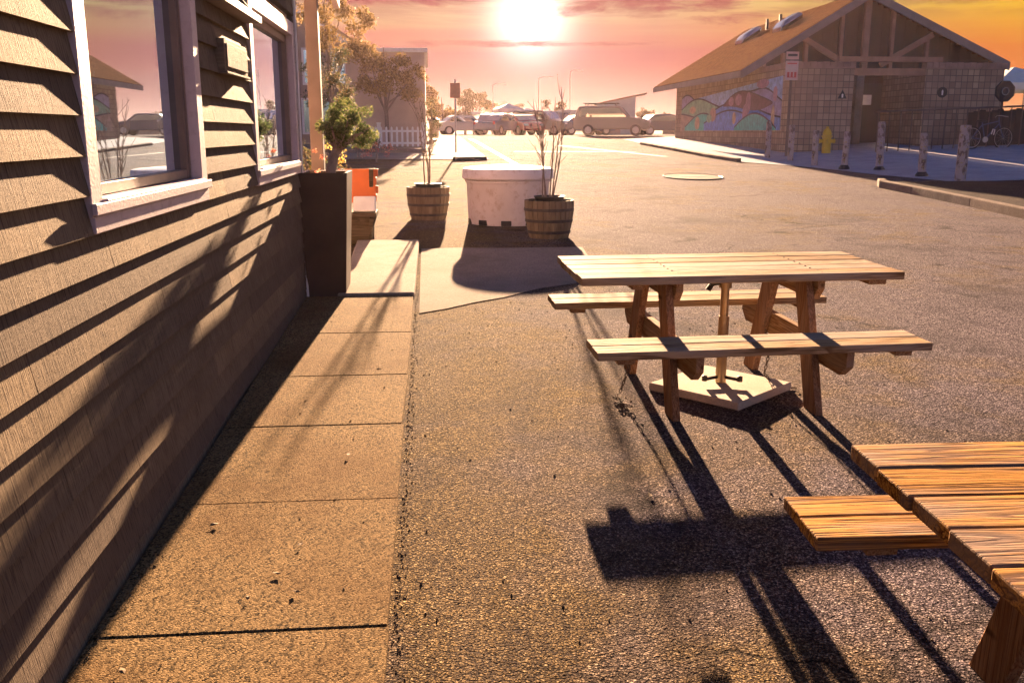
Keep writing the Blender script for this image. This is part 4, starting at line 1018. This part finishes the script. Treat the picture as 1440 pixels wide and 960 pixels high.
right=w.ramp(fac,[(0.,lin((240,160,120))),(.18,lin((238,120,80))),(.36,lin((242,124,58))),(.52,lin((252,172,60))),(.70,lin((250,205,80))),(1.,lin((215,180,120)))])
right=w.mix(1.,right,(1.45,1.75,1.15),'MULTIPLY')
base=w.mix(w.ramp(w.math('DIVIDE',az,.62),[(.38,0.),(.9,1.)]),base,right)
cm=w.math('MULTIPLY',w.ramp(n1,[(.45,0.),(.56,1.)]),w.ramp(w.math('DIVIDE',w.math('MULTIPLY',el,180/math.pi),12.),[(.48,0.),(.56,1.)]))
base=w.mix(w.math('MULTIPLY',cm,.45),base,lin((170,70,84)))
# brightest part of the cloud bank round the low sun
ga,ge=R(6.1),R(6.5)
gd=Vector((math.sin(ga)*math.cos(ge),math.cos(ga)*math.cos(ge),math.sin(ge)))
dp=w.n('ShaderNodeVectorMath',operation='DOT_PRODUCT'); w.l(nv.outputs[0],dp.inputs[0]); dp.inputs[1].default_value=gd
ang=w.math('ARCCOSINE',w.math('MINIMUM',dp.outputs['Value'],1.))
g1=w.math('EXPONENT',w.math('MULTIPLY',w.math('POWER',w.math('DIVIDE',ang,R(2.0)),2.),-1.))
g2=w.math('EXPONENT',w.math('MULTIPLY',w.math('DIVIDE',ang,R(5.)),-1.))
SKY_K=.066
sc_=w.mix(1.,base,(SKY_K,SKY_K,SKY_K),'MULTIPLY')
glow=w.math('ADD',w.math('MULTIPLY',g1,.18),w.math('MULTIPLY',g2,.038))
gc=w.n('ShaderNodeCombineXYZ'); w.l(glow,gc.inputs[0]); w.l(w.math('MULTIPLY',glow,.88),gc.inputs[1]); w.l(w.math('MULTIPLY',glow,.80),gc.inputs[2])
sun_sky=w.mix(1.,sc_,gc.outputs[0],'ADD')
cx3=w.n('ShaderNodeCombineXYZ'); w.l(w.math('MULTIPLY',az,9.),cx3.inputs[0]); w.l(w.math('MULTIPLY',el,45.),cx3.inputs[1]); cx3.inputs[2].default_value=9.
n3=w.noise(cx3.outputs[0],1.6,7,.62,.5); masks=None
for a0,e0,hw,hh in ((-1.2,7.65,6.2,.62),(12.6,7.35,7.0,1.0),(17.5,6.3,3.0,.45),(24.,7.6,5.,.5),(4.5,5.1,9.,.25)):
    dx=w.math('DIVIDE',w.math('SUBTRACT',az,R(a0)),R(hw)); dy=w.math('DIVIDE',w.math('SUBTRACT',el,R(e0)),R(hh))
    m_=w.math('SUBTRACT',1.,w.math('ADD',w.math('MULTIPLY',dx,dx),w.math('MULTIPLY',dy,dy)))
    m_=w.math('ADD',m_,w.math('MULTIPLY',w.math('SUBTRACT',n3,.52),4.2)); m_=w.ramp(w.math('MULTIPLY',m_,.5),[(.05,0.),(.5,1.)])
    far_=w.math('LESS_THAN',w.math('ADD',w.math('MULTIPLY',dx,dx),w.math('MULTIPLY',w.math('MULTIPLY',dy,dy),.35)),2.2); m_=w.math('MULTIPLY',m_,far_)
    masks=m_ if masks is None else w.math('MAXIMUM',masks,m_)
sun_sky=w.mix(w.math('MULTIPLY',masks,.82),sun_sky,tuple(.062*c for c in lin((200,74,98))))
ns=w.n('ShaderNodeTexSky',sky_type='NISHITA'); ns.sun_disc=False; ns.sun_elevation=SUN_EL; ns.sun_rotation=SUN_AZ; ns.air_density=1.2; ns.dust_density=1.5
nk=w.mix(1.,ns.outputs[0],(.010,.0105,.018),'MULTIPLY')
hf=w.ramp(el,[(.13,0.),(.42,1.)])
back=w.ramp(w.math('MULTIPLY',w.math('ABSOLUTE',az),1/math.pi),[(.30,0.),(.55,1.)])
f=w.math('MAXIMUM',hf,back)
final=w.mix(f,sun_sky,nk); w.l(final,bg.inputs[0]); bg.inputs[1].default_value=1.

ld=bpy.data.lights.new('sun','SUN'); ld.energy=5.; ld.angle=R(.5); ld.color=(1.,.655,.39)
lo=bpy.data.objects.new('sun',ld); col.objects.link(lo)
d=Vector((math.sin(SUN_AZ)*math.cos(SUN_EL),math.cos(SUN_AZ)*math.cos(SUN_EL),math.sin(SUN_EL)))
lo.rotation_euler=d.to_track_quat('Z','Y').to_euler(); lo.location=(0,0,20)

# ------------------------------------------------------------------ camera
cd_=bpy.data.cameras.new('camera'); cam=bpy.data.objects.new('camera',cd_); col.objects.link(cam)
cd_.sensor_width=36; cd_.lens=1300/1440*36; cd_.clip_end=8000; cd_.clip_start=.05
cam.location=(0,0,1.6); cam.rotation_euler=(R(90)-math.atan(294/1300),0,R(-5)); sc.camera=cam
sc.render.engine='CYCLES'
c=sc.cycles; c.use_denoising=True
try: c.denoiser='OPENIMAGEDENOISE'
except Exception: pass
c.max_bounces=6; c.diffuse_bounces=1; c.glossy_bounces=3; c.transmission_bounces=3; c.volume_bounces=0; c.sample_clamp_indirect=6
vs=sc.view_settings; vs.view_transform='Standard'; vs.look='None'; vs.gamma=1; vs.use_curve_mapping=False
vs.exposure=3.15
